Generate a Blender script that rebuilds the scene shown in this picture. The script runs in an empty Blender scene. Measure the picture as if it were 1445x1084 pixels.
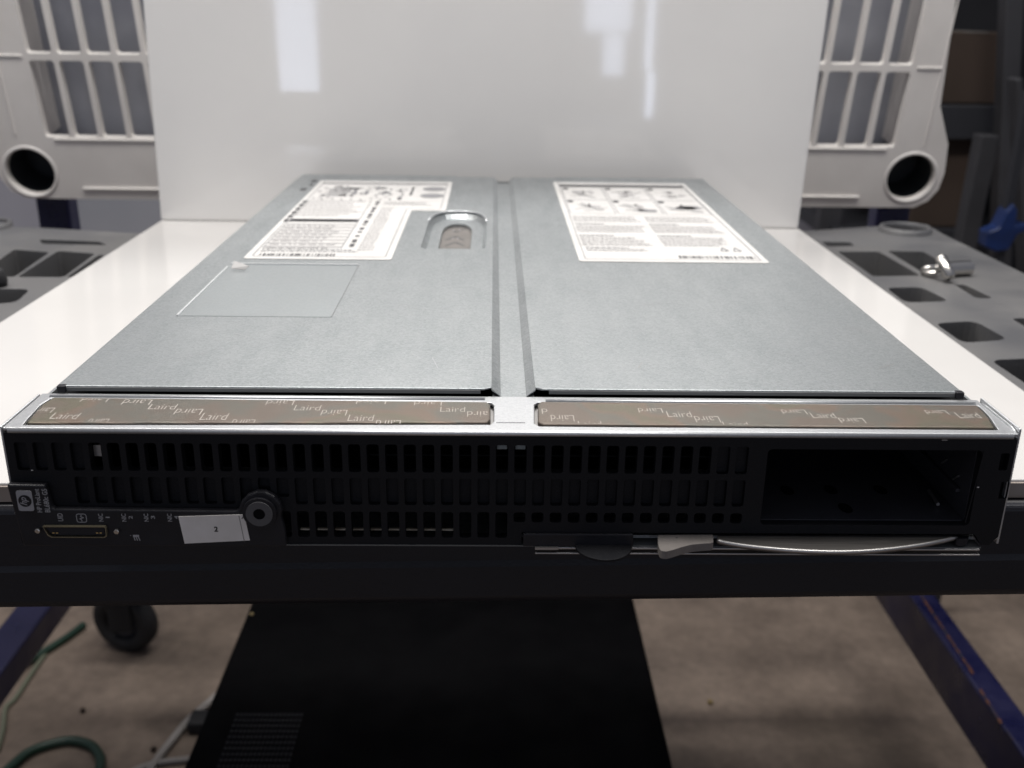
import bpy, bmesh, math, random
from mathutils import Vector, Matrix
from mathutils.geometry import tessellate_polygon
random.seed(7)
sc = bpy.context.scene
COL = sc.collection
V = Vector

# ------------------------------------------------------------------ camera
F_PX = 1429.93
CAM = V((-0.0086, -0.3367, 0.1900))
PITCH, YAW, ROLL = 0.3548, 0.0210, 0.0146
cp, sp = math.cos(PITCH), math.sin(PITCH)
FWD = V((math.sin(YAW)*cp, math.cos(YAW)*cp, -sp))
r0 = V((math.cos(YAW), -math.sin(YAW), 0)); u0 = r0.cross(FWD)
RGT = r0*math.cos(ROLL) + u0*math.sin(ROLL)
UPV = -r0*math.sin(ROLL) + u0*math.cos(ROLL)

def ray(px, py):
    return FWD*F_PX + RGT*(px-722.5) - UPV*(py-542)
def U(px, py, ax, val):                  # photo pixel -> point on the plane axis=val (used to take measurements)
    d = ray(px, py); t = (val-CAM[ax])/d[ax]
    return CAM + d*t
def UZ(px, py, z): p = U(px, py, 2, z); return (p.x, p.y)
def UY(px, py, y): p = U(px, py, 1, y); return (p.x, p.z)

cam = bpy.data.cameras.new('camera'); co = bpy.data.objects.new('camera', cam); COL.objects.link(co)
co.matrix_world = Matrix(((RGT.x, UPV.x, -FWD.x, CAM.x), (RGT.y, UPV.y, -FWD.y, CAM.y),
                          (RGT.z, UPV.z, -FWD.z, CAM.z), (0, 0, 0, 1)))
cam.sensor_width = 36; cam.lens = F_PX/1445*36; cam.clip_start = .01; cam.clip_end = 60
cam.dof.use_dof = True; cam.dof.focus_distance = .41; cam.dof.aperture_fstop = 13
sc.camera = co

# ------------------------------------------------------------------ materials
def mat(name, c1, rough=.5, metal=0, c2=None, scale=40, detail=6, bump=0, bscale=None, rvar=0, spec=.5, coat=0, lo=.35, hi=.65, stretch=None):
    m = bpy.data.materials.new(name); m.use_nodes = True
    nt = m.node_tree; N = nt.nodes; L = nt.links
    b = N['Principled BSDF']
    b.inputs['Base Color'].default_value = (*c1, 1); b.inputs['Roughness'].default_value = rough
    b.inputs['Metallic'].default_value = metal; b.inputs['Specular IOR Level'].default_value = spec
    b.inputs['Coat Weight'].default_value = coat
    tc = N.new('ShaderNodeTexCoord'); src = tc.outputs['Object']
    if stretch:
        mp = N.new('ShaderNodeMapping'); mp.inputs['Scale'].default_value = stretch
        L.new(src, mp.inputs['Vector']); src = mp.outputs['Vector']
    if c2 or rvar:
        n = N.new('ShaderNodeTexNoise'); n.inputs['Scale'].default_value = scale; n.inputs['Detail'].default_value = detail
        L.new(src, n.inputs['Vector'])
        r = N.new('ShaderNodeMapRange'); r.inputs['From Min'].default_value = lo; r.inputs['From Max'].default_value = hi
        L.new(n.outputs['Fac'], r.inputs['Value'])
        if c2:
            mx = N.new('ShaderNodeMix'); mx.data_type = 'RGBA'
            mx.inputs[6].default_value = (*c1, 1); mx.inputs[7].default_value = (*c2, 1)
            L.new(r.outputs['Result'], mx.inputs[0]); L.new(mx.outputs[2], b.inputs['Base Color'])
        if rvar:
            rr = N.new('ShaderNodeMapRange'); rr.inputs['To Min'].default_value = rough-rvar; rr.inputs['To Max'].default_value = rough+rvar
            L.new(r.outputs['Result'], rr.inputs['Value']); L.new(rr.outputs['Result'], b.inputs['Roughness'])
    if bump:
        bn = N.new('ShaderNodeTexNoise'); bn.inputs['Scale'].default_value = bscale or scale*4; bn.inputs['Detail'].default_value = 4
        L.new(src, bn.inputs['Vector'])
        bp = N.new('ShaderNodeBump'); bp.inputs['Strength'].default_value = bump; bp.inputs['Distance'].default_value = .001
        L.new(bn.outputs['Fac'], bp.inputs['Height']); L.new(bp.outputs['Normal'], b.inputs['Normal'])
    return m

def galvanised(name, a, b_, rough):
    m = bpy.data.materials.new(name); m.use_nodes = True
    nt = m.node_tree; N = nt.nodes; L = nt.links; b = N['Principled BSDF']
    b.inputs['Metallic'].default_value = .82
    tc = N.new('ShaderNodeTexCoord')
    vo = N.new('ShaderNodeTexVoronoi'); vo.inputs['Scale'].default_value = 1100; vo.inputs['Randomness'].default_value = 1
    n1 = N.new('ShaderNodeTexNoise'); n1.inputs['Scale'].default_value = 1900; n1.inputs['Detail'].default_value = 3
    n2 = N.new('ShaderNodeTexNoise'); n2.inputs['Scale'].default_value = 16; n2.inputs['Detail'].default_value = 8; n2.inputs['Roughness'].default_value = .65
    dn = N.new('ShaderNodeTexNoise'); dn.inputs['Scale'].default_value = 600; dn.inputs['Detail'].default_value = 3
    ad = N.new('ShaderNodeVectorMath'); ad.operation = 'MULTIPLY_ADD'; ad.inputs[1].default_value = (.0022,)*3
    L.new(tc.outputs['Object'], dn.inputs['Vector']); L.new(dn.outputs['Color'], ad.inputs[0]); L.new(tc.outputs['Object'], ad.inputs[2])
    L.new(ad.outputs[0], vo.inputs['Vector'])
    for n in (n1, n2): L.new(tc.outputs['Object'], n.inputs['Vector'])
    sm = N.new('ShaderNodeMapping'); sm.inputs['Scale'].default_value = (1, .22, 1); L.new(tc.outputs['Object'], sm.inputs['Vector'])
    st_ = N.new('ShaderNodeTexNoise'); st_.inputs['Scale'].default_value = 95; st_.inputs['Detail'].default_value = 5; L.new(sm.outputs['Vector'], st_.inputs['Vector'])
    sep = N.new('ShaderNodeSeparateColor'); L.new(vo.outputs['Color'], sep.inputs[0])
    a1 = N.new('ShaderNodeMath'); a1.operation = 'MULTIPLY_ADD'; a1.inputs[1].default_value = .42
    L.new(sep.outputs[0], a1.inputs[0])
    a2 = N.new('ShaderNodeMath'); a2.operation = 'MULTIPLY_ADD'; a2.inputs[1].default_value = .55; a2.inputs[2].default_value = -.02
    L.new(n1.outputs['Fac'], a2.inputs[0]); L.new(a2.outputs[0], a1.inputs[2])
    a3 = N.new('ShaderNodeMath'); a3.operation = 'MULTIPLY_ADD'; a3.inputs[1].default_value = .5
    L.new(n2.outputs['Fac'], a3.inputs[0])
    a4 = N.new('ShaderNodeMath'); a4.operation = 'SUBTRACT'; a4.inputs[1].default_value = .27
    L.new(a1.outputs[0], a4.inputs[0]); L.new(a4.outputs[0], a3.inputs[2])
    a5 = N.new('ShaderNodeMath'); a5.operation = 'MULTIPLY_ADD'; a5.inputs[1].default_value = .5; L.new(st_.outputs['Fac'], a5.inputs[0])
    a6 = N.new('ShaderNodeMath'); a6.operation = 'SUBTRACT'; a6.inputs[1].default_value = .24; L.new(a3.outputs[0], a6.inputs[0]); L.new(a6.outputs[0], a5.inputs[2]); a3 = a5
    mx = N.new('ShaderNodeMix'); mx.data_type = 'RGBA'; mx.clamp_factor = True
    mx.inputs[6].default_value = (*a, 1); mx.inputs[7].default_value = (*b_, 1)
    L.new(a3.outputs[0], mx.inputs[0]); L.new(mx.outputs[2], b.inputs['Base Color'])
    rr = N.new('ShaderNodeMapRange'); rr.inputs['To Min'].default_value = rough+.09; rr.inputs['To Max'].default_value = rough-.07
    L.new(a3.outputs[0], rr.inputs['Value']); L.new(rr.outputs['Result'], b.inputs['Roughness'])
    bp = N.new('ShaderNodeBump'); bp.inputs['Strength'].default_value = .05; bp.inputs['Distance'].default_value = .0004
    L.new(a1.outputs[0], bp.inputs['Height']); L.new(bp.outputs['Normal'], b.inputs['Normal'])
    return m

def fabric(name):
    m = bpy.data.materials.new(name); m.use_nodes = True
    nt = m.node_tree; N = nt.nodes; L = nt.links; b = N['Principled BSDF']
    b.inputs['Metallic'].default_value = .5
    b.inputs['Roughness'].default_value = .40
    tc = N.new('ShaderNodeTexCoord')
    n = N.new('ShaderNodeTexNoise'); n.inputs['Scale'].default_value = 28; n.inputs['Detail'].default_value = 3
    L.new(tc.outputs['Object'], n.inputs['Vector'])
    cr = N.new('ShaderNodeValToRGB'); e = cr.color_ramp.elements
    e[0].position = .3; e[0].color = (.165, .135, .113, 1); e[1].position = .72; e[1].color = (.17, .14, .115, 1)
    for p, c in ((.42, (.165, .135, .112, 1)), (.5, (.150, .142, .122, 1)), (.56, (.188, .142, .112, 1)), (.62, (.155, .142, .105, 1))):
        x = e.new(p); x.color = c
    L.new(n.outputs['Fac'], cr.inputs[0])
    w = N.new('ShaderNodeTexWave'); w.inputs['Scale'].default_value = 700; w.inputs['Distortion'].default_value = 1.5; w.bands_direction = 'Y'
    w2 = N.new('ShaderNodeTexWave'); w2.inputs['Scale'].default_value = 700; w2.inputs['Distortion'].default_value = 1.5
    L.new(tc.outputs['Object'], w.inputs['Vector']); L.new(tc.outputs['Object'], w2.inputs['Vector'])
    mu = N.new('ShaderNodeMath'); mu.operation = 'MULTIPLY'; L.new(w.outputs['Fac'], mu.inputs[0]); L.new(w2.outputs['Fac'], mu.inputs[1])
    mr = N.new('ShaderNodeMapRange'); mr.inputs['To Min'].default_value = .8; mr.inputs['To Max'].default_value = 1.15
    L.new(mu.outputs[0], mr.inputs['Value'])
    vm = N.new('ShaderNodeVectorMath'); vm.operation = 'SCALE'; L.new(cr.outputs[0], vm.inputs[0]); L.new(mr.outputs['Result'], vm.inputs['Scale'])
    L.new(vm.outputs[0], b.inputs['Base Color'])
    bp = N.new('ShaderNodeBump'); bp.inputs['Strength'].default_value = .25; bp.inputs['Distance'].default_value = .0003
    L.new(mu.outputs[0], bp.inputs['Height']); L.new(bp.outputs['Normal'], b.inputs['Normal'])
    return m

M = {}
M['galv'] = galvanised('galvanised_steel', (.24, .262, .272), (.58, .608, .618), .37)
M['pouch'] = galvanised('clear_pouch_film', (.36, .39, .40), (.45, .475, .485), .38)
M['galv_edge'] = galvanised('bright_steel', (.47, .485, .50), (.66, .67, .685), .38)
M['black'] = mat('black_plastic', (.008, .008, .011), .5, c2=(.014, .014, .018), scale=60, bump=.15, bscale=1400, rvar=.08, spec=.35)
M['bezel'] = mat('black_bezel', (.0045, .005, .007), .6, c2=(.0075, .0078, .010), scale=35, bump=.25, bscale=1800, rvar=.1, spec=.25)
M['slat'] = mat('recess_plastic', (.0065, .007, .009), .6, c2=(.010, .0102, .0125), scale=80, bump=.2, bscale=1500, spec=.25)
M['bayplastic'] = mat('bay_plastic', (.03, .03, .037), .5, c2=(.04, .04, .047), scale=60, bump=.2, bscale=1200)
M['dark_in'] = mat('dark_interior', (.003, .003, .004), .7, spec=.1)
M['fabric'] = fabric('conductive_fabric')
M['ink_w'] = mat('white_print', (.42, .385, .35), .6)
M['ink_g'] = mat('grey_print', (.36, .36, .37), .6)
M['ink_gl'] = mat('light_grey_ink', (.42, .41, .41), .5)
M['ink_m'] = mat('mid_grey_ink', (.22, .22, .23), .5)
M['ink_k'] = mat('dark_ink', (.06, .06, .065), .5)
M['badge'] = mat('badge_grey', (.33, .33, .345), .45)
M['paper'] = mat('paper', (.80, .77, .74), .6, c2=(.72, .69, .65), scale=120)
M['label'] = mat('label_film', (.60, .592, .58), .4, c2=(.55, .54, .525), scale=50, spec=.4)
M['clear'] = mat('clear_film', (.45, .48, .49), .30, metal=.75, c2=(.50, .53, .54), scale=90, rvar=.04)
M['film_edge'] = mat('film_edge', (.74, .76, .77), .3, metal=.4)
M['lam'] = mat('white_laminate', (.60, .588, .575), .10, c2=(.575, .562, .55), scale=9, rvar=.03, spec=.5, bump=.012, bscale=60)
M['lam_board'] = mat('board_laminate', (.76, .75, .735), .045, c2=(.72, .71, .70), scale=6, rvar=.02, bump=.05, bscale=7)
M['lam_edge'] = mat('laminate_core', (.26, .22, .19), .6, c2=(.32, .28, .25), scale=60)
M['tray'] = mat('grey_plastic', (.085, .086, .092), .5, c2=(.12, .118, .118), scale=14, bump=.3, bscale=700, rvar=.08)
M['tray_shade'] = mat('grey_plastic_shaded', (.014, .016, .018), .5, c2=(.02, .023, .025), scale=30, bump=.1, bscale=700)  # darker copy of the tray plastic, pocket shade put into the colour
M['beige'] = mat('beige_plastic', (.85, .82, .79), .42, c2=(.76, .73, .70), scale=13, detail=9, bump=.2, bscale=500, rvar=.08)
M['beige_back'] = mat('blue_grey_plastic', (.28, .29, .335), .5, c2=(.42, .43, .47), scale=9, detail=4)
M['beige_line'] = mat('beige_ridge', (.82, .79, .76), .4)
M['apron'] = mat('charcoal_plastic', (.0075, .0082, .0125), .5, c2=(.011, .0118, .0165), scale=8, bump=.2, bscale=900, rvar=.1, spec=.4)
M['navy'] = mat('navy_paint', (.009, .010, .050), .35, c2=(.014, .014, .06), scale=30, rvar=.1)
M['rust'] = mat('rust', (.11, .038, .018), .8, c2=(.02, .015, .035), scale=90, lo=.45, hi=.55)
M['boxblack'] = mat('black_cabinet', (.0015, .0015, .0022), .6, c2=(.0026, .0026, .0034), scale=20, rvar=.1, spec=.06)
M['lever'] = mat('lever_grey', (.150, .137, .129), .42, c2=(.18, .165, .155), scale=120, bump=.15, bscale=1500)
M['lever2'] = mat('lever_metal', (.085, .08, .077), .38, metal=.4, c2=(.11, .105, .10), scale=60, rvar=.05, stretch=(1, 20, 20))
M['steel'] = mat('polished_steel', (.62, .60, .57), .25, metal=1)
M['dull'] = mat('dull_steel', (.45, .44, .43), .4, metal=.9)
M['brass'] = mat('tarnished_brass', (.30, .27, .19), .35, metal=.8)
M['glint'] = mat('edge_glint', (.72, .64, .50), .4, c2=(.35, .28, .2), scale=300)  # gold glint on the board edge, painted as a pale colour
M['ring'] = mat('ring_grey', (.085, .085, .09), .45)
M['hem'] = mat('hem_steel', (.17, .175, .175), .5, metal=.4)
M['crumb'] = mat('crumb', (.26, .19, .08), .8)
M['cup'] = mat('cup_plastic', (.03, .034, .038), .5)
M['gold'] = mat('gold_contact', (.75, .60, .30), .3, metal=1)
M['taupe'] = mat('taupe_latch', (.13, .12, .112), .5, c2=(.16, .148, .138), scale=60)
M['pcb'] = mat('circuit_board', (.25, .30, .31), .4, c2=(.38, .42, .42), scale=300)
M['concrete'] = None
M['wall_pale'] = mat('pale_paint', (.40, .40, .45), .7, c2=(.33, .33, .38), scale=3)
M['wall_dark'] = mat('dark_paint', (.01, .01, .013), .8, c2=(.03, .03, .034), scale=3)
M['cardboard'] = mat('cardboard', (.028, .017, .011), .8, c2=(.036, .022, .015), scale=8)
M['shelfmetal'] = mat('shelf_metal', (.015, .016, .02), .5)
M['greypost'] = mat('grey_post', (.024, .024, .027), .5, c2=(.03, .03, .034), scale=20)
M['blue'] = mat('blue_plastic', (.002, .011, .055), .4, c2=(.004, .02, .10), scale=30)
M['rubber'] = mat('rubber', (.012, .012, .014), .7)
M['hub'] = mat('hub_grey', (.04, .043, .055), .5)
M['green'] = mat('green_hose', (.010, .034, .022), .4)
M['paleg'] = mat('pale_green_hose', (.13, .14, .10), .5)
M['whitec'] = mat('white_cable', (.30, .28, .265), .5)
M['curtain'] = mat('grey_screen', (.22, .23, .26), .7, c2=(.28, .28, .31), scale=4)

def concrete():
    m = bpy.data.materials.new('stained_concrete'); m.use_nodes = True
    nt = m.node_tree; N = nt.nodes; L = nt.links; b = N['Principled BSDF']
    tc = N.new('ShaderNodeTexCoord')
    a = N.new('ShaderNodeTexNoise'); a.inputs['Scale'].default_value = 4.5; a.inputs['Detail'].default_value = 7; a.inputs['Roughness'].default_value = .6
    c = N.new('ShaderNodeTexNoise'); c.inputs['Scale'].default_value = 70; c.inputs['Detail'].default_value = 5
    for n in (a, c): L.new(tc.outputs['Object'], n.inputs['Vector'])
    r = N.new('ShaderNodeValToRGB'); e = r.color_ramp.elements
    e[0].position = .33; e[0].color = (.105, .080, .062, 1); e[1].position = .66; e[1].color = (.25, .195, .155, 1)
    x = e.new(.5); x.color = (.17, .131, .104, 1)
    L.new(a.outputs['Fac'], r.inputs[0])
    mr = N.new('ShaderNodeMapRange'); mr.inputs['From Min'].default_value = .3; mr.inputs['From Max'].default_value = .7
    mr.inputs['To Min'].default_value = .86; mr.inputs['To Max'].default_value = 1.12
    L.new(c.outputs['Fac'], mr.inputs['Value'])
    vm = N.new('ShaderNodeVectorMath'); vm.operation = 'SCALE'; L.new(r.outputs[0], vm.inputs[0]); L.new(mr.outputs['Result'], vm.inputs['Scale'])
    L.new(vm.outputs[0], b.inputs['Base Color']); b.inputs['Roughness'].default_value = .7
    bp = N.new('ShaderNodeBump'); bp.inputs['Strength'].default_value = .3; bp.inputs['Distance'].default_value = .002
    L.new(c.outputs['Fac'], bp.inputs['Height']); L.new(bp.outputs['Normal'], b.inputs['Normal'])
    return m
M['concrete'] = concrete()

# ------------------------------------------------------------------ mesh helpers (world coordinates in, local out)
OFF = {}
def thing(name, label, cat, loc, group=None, rotx=0):
    o = bpy.data.objects.new(name, None); COL.objects.link(o); o.location = loc; o.rotation_euler = (rotx, 0, 0)
    o.empty_display_size = .02
    o['label'] = label; o['category'] = cat
    if group: o['group'] = group
    OFF[o.name] = V((0, 0, 0)) if rotx else V(loc)
    return o
def obj(name, bm, m, parent=None, bevel=0, seg=2, smooth=False, origin=None, label=None):
    me = bpy.data.meshes.new(name)
    off = OFF[parent.name] if parent else V(origin or (0, 0, 0))
    bmesh.ops.translate(bm, verts=bm.verts, vec=-off)
    bmesh.ops.recalc_face_normals(bm, faces=bm.faces)
    bm.to_mesh(me); bm.free()
    me.materials.append(M[m])
    o = bpy.data.objects.new(name, me); COL.objects.link(o)
    if parent: o.parent = parent
    else: o.location = off
    OFF[o.name] = off
    if smooth:
        me.polygons.foreach_set('use_smooth', [True]*len(me.polygons))
    if bevel:
        md = o.modifiers.new('bevel', 'BEVEL'); md.width = bevel; md.segments = seg; md.limit_method = 'ANGLE'; md.angle_limit = math.radians(35)
        md.harden_normals = False
    if label: o['label'] = label
    return o
def tag(o, label, cat, group=None):
    o['label'] = label; o['category'] = cat
    if group: o['group'] = group
    return o
def struct(name, bm, m):
    o = obj(name, bm, m); o['kind'] = 'structure'; return o
def nb(): return bmesh.new()
def box(bm, x0, x1, y0, y1, z0, z1):
    vs = [bm.verts.new((x, y, z)) for z in (z0, z1) for y in (y0, y1) for x in (x0, x1)]
    for f in ((0, 2, 3, 1), (4, 5, 7, 6), (0, 1, 5, 4), (2, 6, 7, 3), (0, 4, 6, 2), (1, 3, 7, 5)):
        bm.faces.new([vs[i] for i in f])
    return bm
def prism(bm, outer, w0, w1, holes=(), plane='XY'):
    mp = (lambda u, v, w: (u, v, w)) if plane == 'XY' else (lambda u, v, w: (u, w, v)) if plane == 'XZ' else (lambda u, v, w: (w, u, v))
    loops = [list(outer)] + [list(h) for h in holes]
    tris = tessellate_polygon([[V((p[0], p[1], 0)) for p in l] for l in loops])
    flat = [p for l in loops for p in l]
    A = [bm.verts.new(mp(p[0], p[1], w0)) for p in flat]; B = [bm.verts.new(mp(p[0], p[1], w1)) for p in flat]
    for t in tris:
        if len(set(t)) < 3: continue
        try:
            bm.faces.new([A[i] for i in t]); bm.faces.new([B[i] for i in reversed(t)])
        except ValueError: pass
    k = 0
    for l in loops:
        n = len(l)
        for i in range(n):
            j = (i+1) % n
            try: bm.faces.new([A[k+i], A[k+j], B[k+j], B[k+i]])
            except ValueError: pass
        k += n
    return bm
def flat(bm, pts, z):                    # a flat printed patch
    vs = [bm.verts.new((p[0], p[1], z)) for p in pts]; bm.faces.new(vs); return bm
def rrect(x0, z0, x1, z1, r, n=4):
    pts = []
    for cx, cz, a0 in ((x1-r, z1-r, 0), (x0+r, z1-r, 90), (x0+r, z0+r, 180), (x1-r, z0+r, 270)):
        for i in range(n+1):
            a = math.radians(a0+90*i/n); pts.append((cx+r*math.cos(a), cz+r*math.sin(a)))
    return pts
def circle(cx, cy, rx, ry=None, n=40):
    ry = ry or rx
    return [(cx+rx*math.cos(2*math.pi*i/n), cy+ry*math.sin(2*math.pi*i/n)) for i in range(n)]
def ellq(cx, cy, rx, ry, rot=0, n=40): return circle(cx, cy, rx, ry, n)
def smoothpath(pts, n=8):
    pts = [V(p) for p in pts]; out = []
    P = [pts[0]*2-pts[1]] + pts + [pts[-1]*2-pts[-2]]
    for i in range(1, len(P)-2):
        for k in range(n):
            t = k/n; a, b, c, d = P[i-1], P[i], P[i+1], P[i+2]
            out.append(.5*((2*b)+(-a+c)*t+(2*a-5*b+4*c-d)*t*t+(-a+3*b-3*c+d)*t**3))
    out.append(pts[-1]); return out
def tube(bm, pts, r, n=12, rs=None):
    pts = [V(p) for p in pts]; rings = []
    for i, p in enumerate(pts):
        t = (pts[min(i+1, len(pts)-1)]-pts[max(i-1, 0)]).normalized()
        a = t.cross(V((0, 0, 1)));
        if a.length < 1e-3: a = t.cross(V((1, 0, 0)))
        a.normalize(); b = t.cross(a); rr = rs[i] if rs else r
        rings.append([bm.verts.new(p+a*rr*math.cos(2*math.pi*k/n)+b*rr*math.sin(2*math.pi*k/n)) for k in range(n)])
    for q, s in zip(rings, rings[1:]):
        for k in range(n): bm.faces.new([q[k], q[(k+1) % n], s[(k+1) % n], s[k]])
    bm.faces.new(rings[0]); bm.faces.new(rings[-1]); return bm
def bar(bm, p, q, w, h, up=V((0, 0, 1))):
    p, q = V(p), V(q); t = (q-p).normalized(); a = t.cross(up).normalized(); b = a.cross(t).normalized(); vs = []
    for c in (p, q):
        for s, u in ((-1, -1), (1, -1), (1, 1), (-1, 1)): vs.append(bm.verts.new(c+a*s*w/2+b*u*h/2))
    for f in ((0, 1, 2, 3), (7, 6, 5, 4), (0, 4, 5, 1), (1, 5, 6, 2), (2, 6, 7, 3), (3, 7, 4, 0)): bm.faces.new([vs[i] for i in f])
    return bm
def ring(bm, c, R, r, axis='y', d=.002, n=36):       # flat annulus with thickness
    cs = circle(0, 0, R, n=n); ci = circle(0, 0, r, n=n)
    def P(u, v, w):
        return (c[0]+u, c[1]+w, c[2]+v) if axis == 'y' else (c[0]+u, c[1]+v, c[2]+w)
    L = [[bm.verts.new(P(u, v, w)) for u, v in q] for q, w in ((cs, 0), (cs, -d), (ci, -d), (ci, 0))]
    for a, b in zip(L, L[1:]+L[:1]):
        for i in range(n): bm.faces.new([a[i], a[(i+1) % n], b[(i+1) % n], b[i]])
    return bm
def text(bm, s, org, xd, yd, w, h, bold=0, shear=0):     # glyph outlines fitted into w x h, lower left at org
    cu = bpy.data.curves.new('txt', 'FONT'); cu.body = s; cu.size = 1; cu.offset = bold; cu.shear = shear; cu.resolution_u = 4
    to = bpy.data.objects.new('txt', cu); COL.objects.link(to)
    dg = bpy.context.evaluated_depsgraph_get(); dg.update()
    me = to.evaluated_get(dg).to_mesh()
    vs = [v.co.copy() for v in me.vertices]; fs = [list(p.vertices) for p in me.polygons]
    to.evaluated_get(dg).to_mesh_clear(); bpy.data.objects.remove(to); bpy.data.curves.remove(cu)
    x0 = min(v.x for v in vs); x1 = max(v.x for v in vs); y0 = min(v.y for v in vs); y1 = max(v.y for v in vs)
    org, xd, yd = V(org), V(xd), V(yd)
    nv = [bm.verts.new(org+xd*((v.x-x0)/(x1-x0)*w)+yd*((v.y-y0)/max(y1-y0, 1e-6)*h)) for v in vs]
    for f in fs:
        try: bm.faces.new([nv[i] for i in f])
        except ValueError: pass
    return bm

# ================================================================== SETTING
FZ = -.75
struct('floor', box(nb(), -3.5, 3.5, -3.6, 3.2, FZ-.05, FZ), 'concrete')
w = box(nb(), -3.5, .9, 2.2, 2.3, FZ, 1.6); tag(obj('back_wall', w, 'wall_pale', origin=(-1, 2.2, 0)), 'pale lavender grey wall seen below the left beige panel', 'wall')
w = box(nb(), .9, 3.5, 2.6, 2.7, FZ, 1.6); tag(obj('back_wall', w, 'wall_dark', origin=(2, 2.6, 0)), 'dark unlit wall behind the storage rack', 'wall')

# ================================================================== WORKBENCH
TZ = -.0095                                              # top of the plastic table top, the shelf board rests on it
bench = thing('workbench', 'grey plastic workbench with moulded pockets, black front apron and navy blue frame', 'workbench', (0, .35, FZ))
def Q(l): return [UZ(x, y, TZ) for x, y in l]
def roundpoly(pts, r=.006, n=3):
    out = []; m = len(pts)
    for i in range(m):
        p = V(pts[i]+(0,)) if len(pts[i]) == 2 else V(pts[i]); a = V((*pts[i-1][:2], 0)); b = V((*pts[(i+1) % m][:2], 0)); p = V((p.x, p.y, 0))
        da = (a-p); db = (b-p); rr = min(r, da.length*.4, db.length*.4)
        s = p+da.normalized()*rr; e = p+db.normalized()*rr
        for k in range(n+1):
            t = k/n; q = s*(1-t)**2+p*2*t*(1-t)+e*t*t; out.append((q.x, q.y))
    return out
xr1, yr1 = UZ(1317, 322, TZ); xr2, yr2 = UZ(1445, 386, TZ)
rear_l = UZ(190, 329, TZ); rear_ll = UZ(-60, 319, TZ)
YF = .0495
outer = [(-.56, YF), (xr2-.012, YF), (xr2, yr2), (xr1-.002, yr1-.03), UZ(1308, 317, TZ), UZ(1278, 313.5, TZ), UZ(1240, 319, TZ), UZ(1140, 326, TZ), rear_l, UZ(50, 321, TZ), rear_ll, (-.56, rear_ll[1]-.04)]
cupR = UZ(1277, 326, TZ); cupL = UZ(-22, 320, TZ)
def pocket(l, r=.008): return roundpoly(Q(l), r)
holes = [
    pocket([(1182, 355), (1240, 355), (1299, 389), (1232, 390)], .004),
    pocket([(1252, 354), (1303, 355), (1349, 382), (1308, 388)], .004),
    pocket([(1250, 406), (1300, 405), (1340, 425), (1278, 427)]),
    pocket([(1346, 401), (1362, 402), (1402, 421), (1378, 421)], .010),
    pocket([(1319, 456), (1376, 453), (1423, 479), (1359, 484)]),
    pocket([(1427, 449), (1452, 449), (1500, 472), (1468, 474)]),
    pocket([(1397, 508), (1470, 505), (1530, 540), (1458, 548)]),
    pocket([(1160, 341), (1200, 342), (1206, 347), (1168, 348)], .003),
    circle(cupR[0], cupR[1], .0205),
    circle(cupL[0], cupL[1], .0205),
    pocket([(55, 338), (140, 341), (151, 346), (60, 344)], .003),
    pocket([(20, 352), (70, 356), (20, 391), (-32, 389)], .004),
    pocket([(82, 354), (134, 358), (90, 391), (24, 391)], .004),
    pocket([(139, 360), (147, 360), (108, 391), (94, 391)], .002),
    pocket([(-40, 407), (43, 408), (22, 427), (-50, 431)]),
]
obj('tabletop', prism(nb(), outer, TZ-.030, TZ, holes), 'tray', bench, bevel=.0014)
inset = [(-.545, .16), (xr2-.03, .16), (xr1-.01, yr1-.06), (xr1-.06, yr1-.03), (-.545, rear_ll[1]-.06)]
obj('pocket_floor', prism(nb(), inset, TZ-.060, TZ-.047), 'tray_shade', bench)
for c in (cupR, cupL):
    b = nb(); n = 40
    prof = [(.0206, .0005), (.0209, .0036), (.0222, .0050), (.0240, .0044), (.0252, .0002)]
    rs = [[b.verts.new((c[0]+r*math.cos(2*math.pi*k/n), c[1]+r*math.sin(2*math.pi*k/n), TZ+z)) for k in range(n)] for r, z in prof]
    for q, s in zip(rs, rs[1:]):
        for k in range(n): b.faces.new([q[k], q[(k+1) % n], s[(k+1) % n], s[k]])
    obj('cup_rim', b, 'tray', bench, smooth=True)
# front apron: slightly stepped skirt
b = nb(); zb = -.058
prof = [(YF+.004, -.010), (YF-.0005, -.0095), (YF-.0012, -.012), (YF-.0012, -.036), (YF-.0024, -.0385), (YF-.0024, zb+.004), (YF+.001, zb), (YF+.004, zb)]
A = [b.verts.new((-.57, y, z-.0045 if z > -.03 else z-.0085)) for y, z in prof]; B = [b.verts.new((xr2+.03, y, z+.0050 if z > -.03 else z+.0105)) for y, z in prof]
for i in range(len(prof)):
    j = (i+1) % len(prof); b.faces.new([A[i], A[j], B[j], B[i]])
b.faces.new(A); b.faces.new(B)
obj('apron', b, 'apron', bench, bevel=.001)
# navy frame: lower rails running in depth, rear posts, front posts
rz = -.5
xin = U(1285, 841, 2, rz).x; xout = U(1319, 839, 2, rz).x; hR = rz-U(1390, 1084, 0, xin).z
b = box(nb(), xin, xout, .12, .95, rz-hR, rz); rail = obj('rail', b, 'navy', bench, bevel=.003)
b = nb()
for (p0, p1, wd) in (((1300, 841), (1372, 950), .0035), ((1384, 975), (1412, 1020), .0035), ((1422, 1034), (1428, 1043), .002)):
    a = U(p0[0], p0[1], 2, rz); c = U(p1[0], p1[1], 2, rz)
    flat(b, [(a.x-wd/2, a.y), (a.x+wd/2, a.y+.004), (c.x+wd/2, c.y), (c.x-wd/2, c.y-.003)], rz+.0006)
obj('rust_streak', b, 'rust', rail)
xi = U(69, 858, 2, rz).x; xo = U(20, 858, 2, rz).x; hL = rz-U(100, 859, 0, xi).z
obj('rail', box(nb(), xo, xi, .12, .95, rz-hL, rz), 'navy', bench, bevel=.003)
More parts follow.
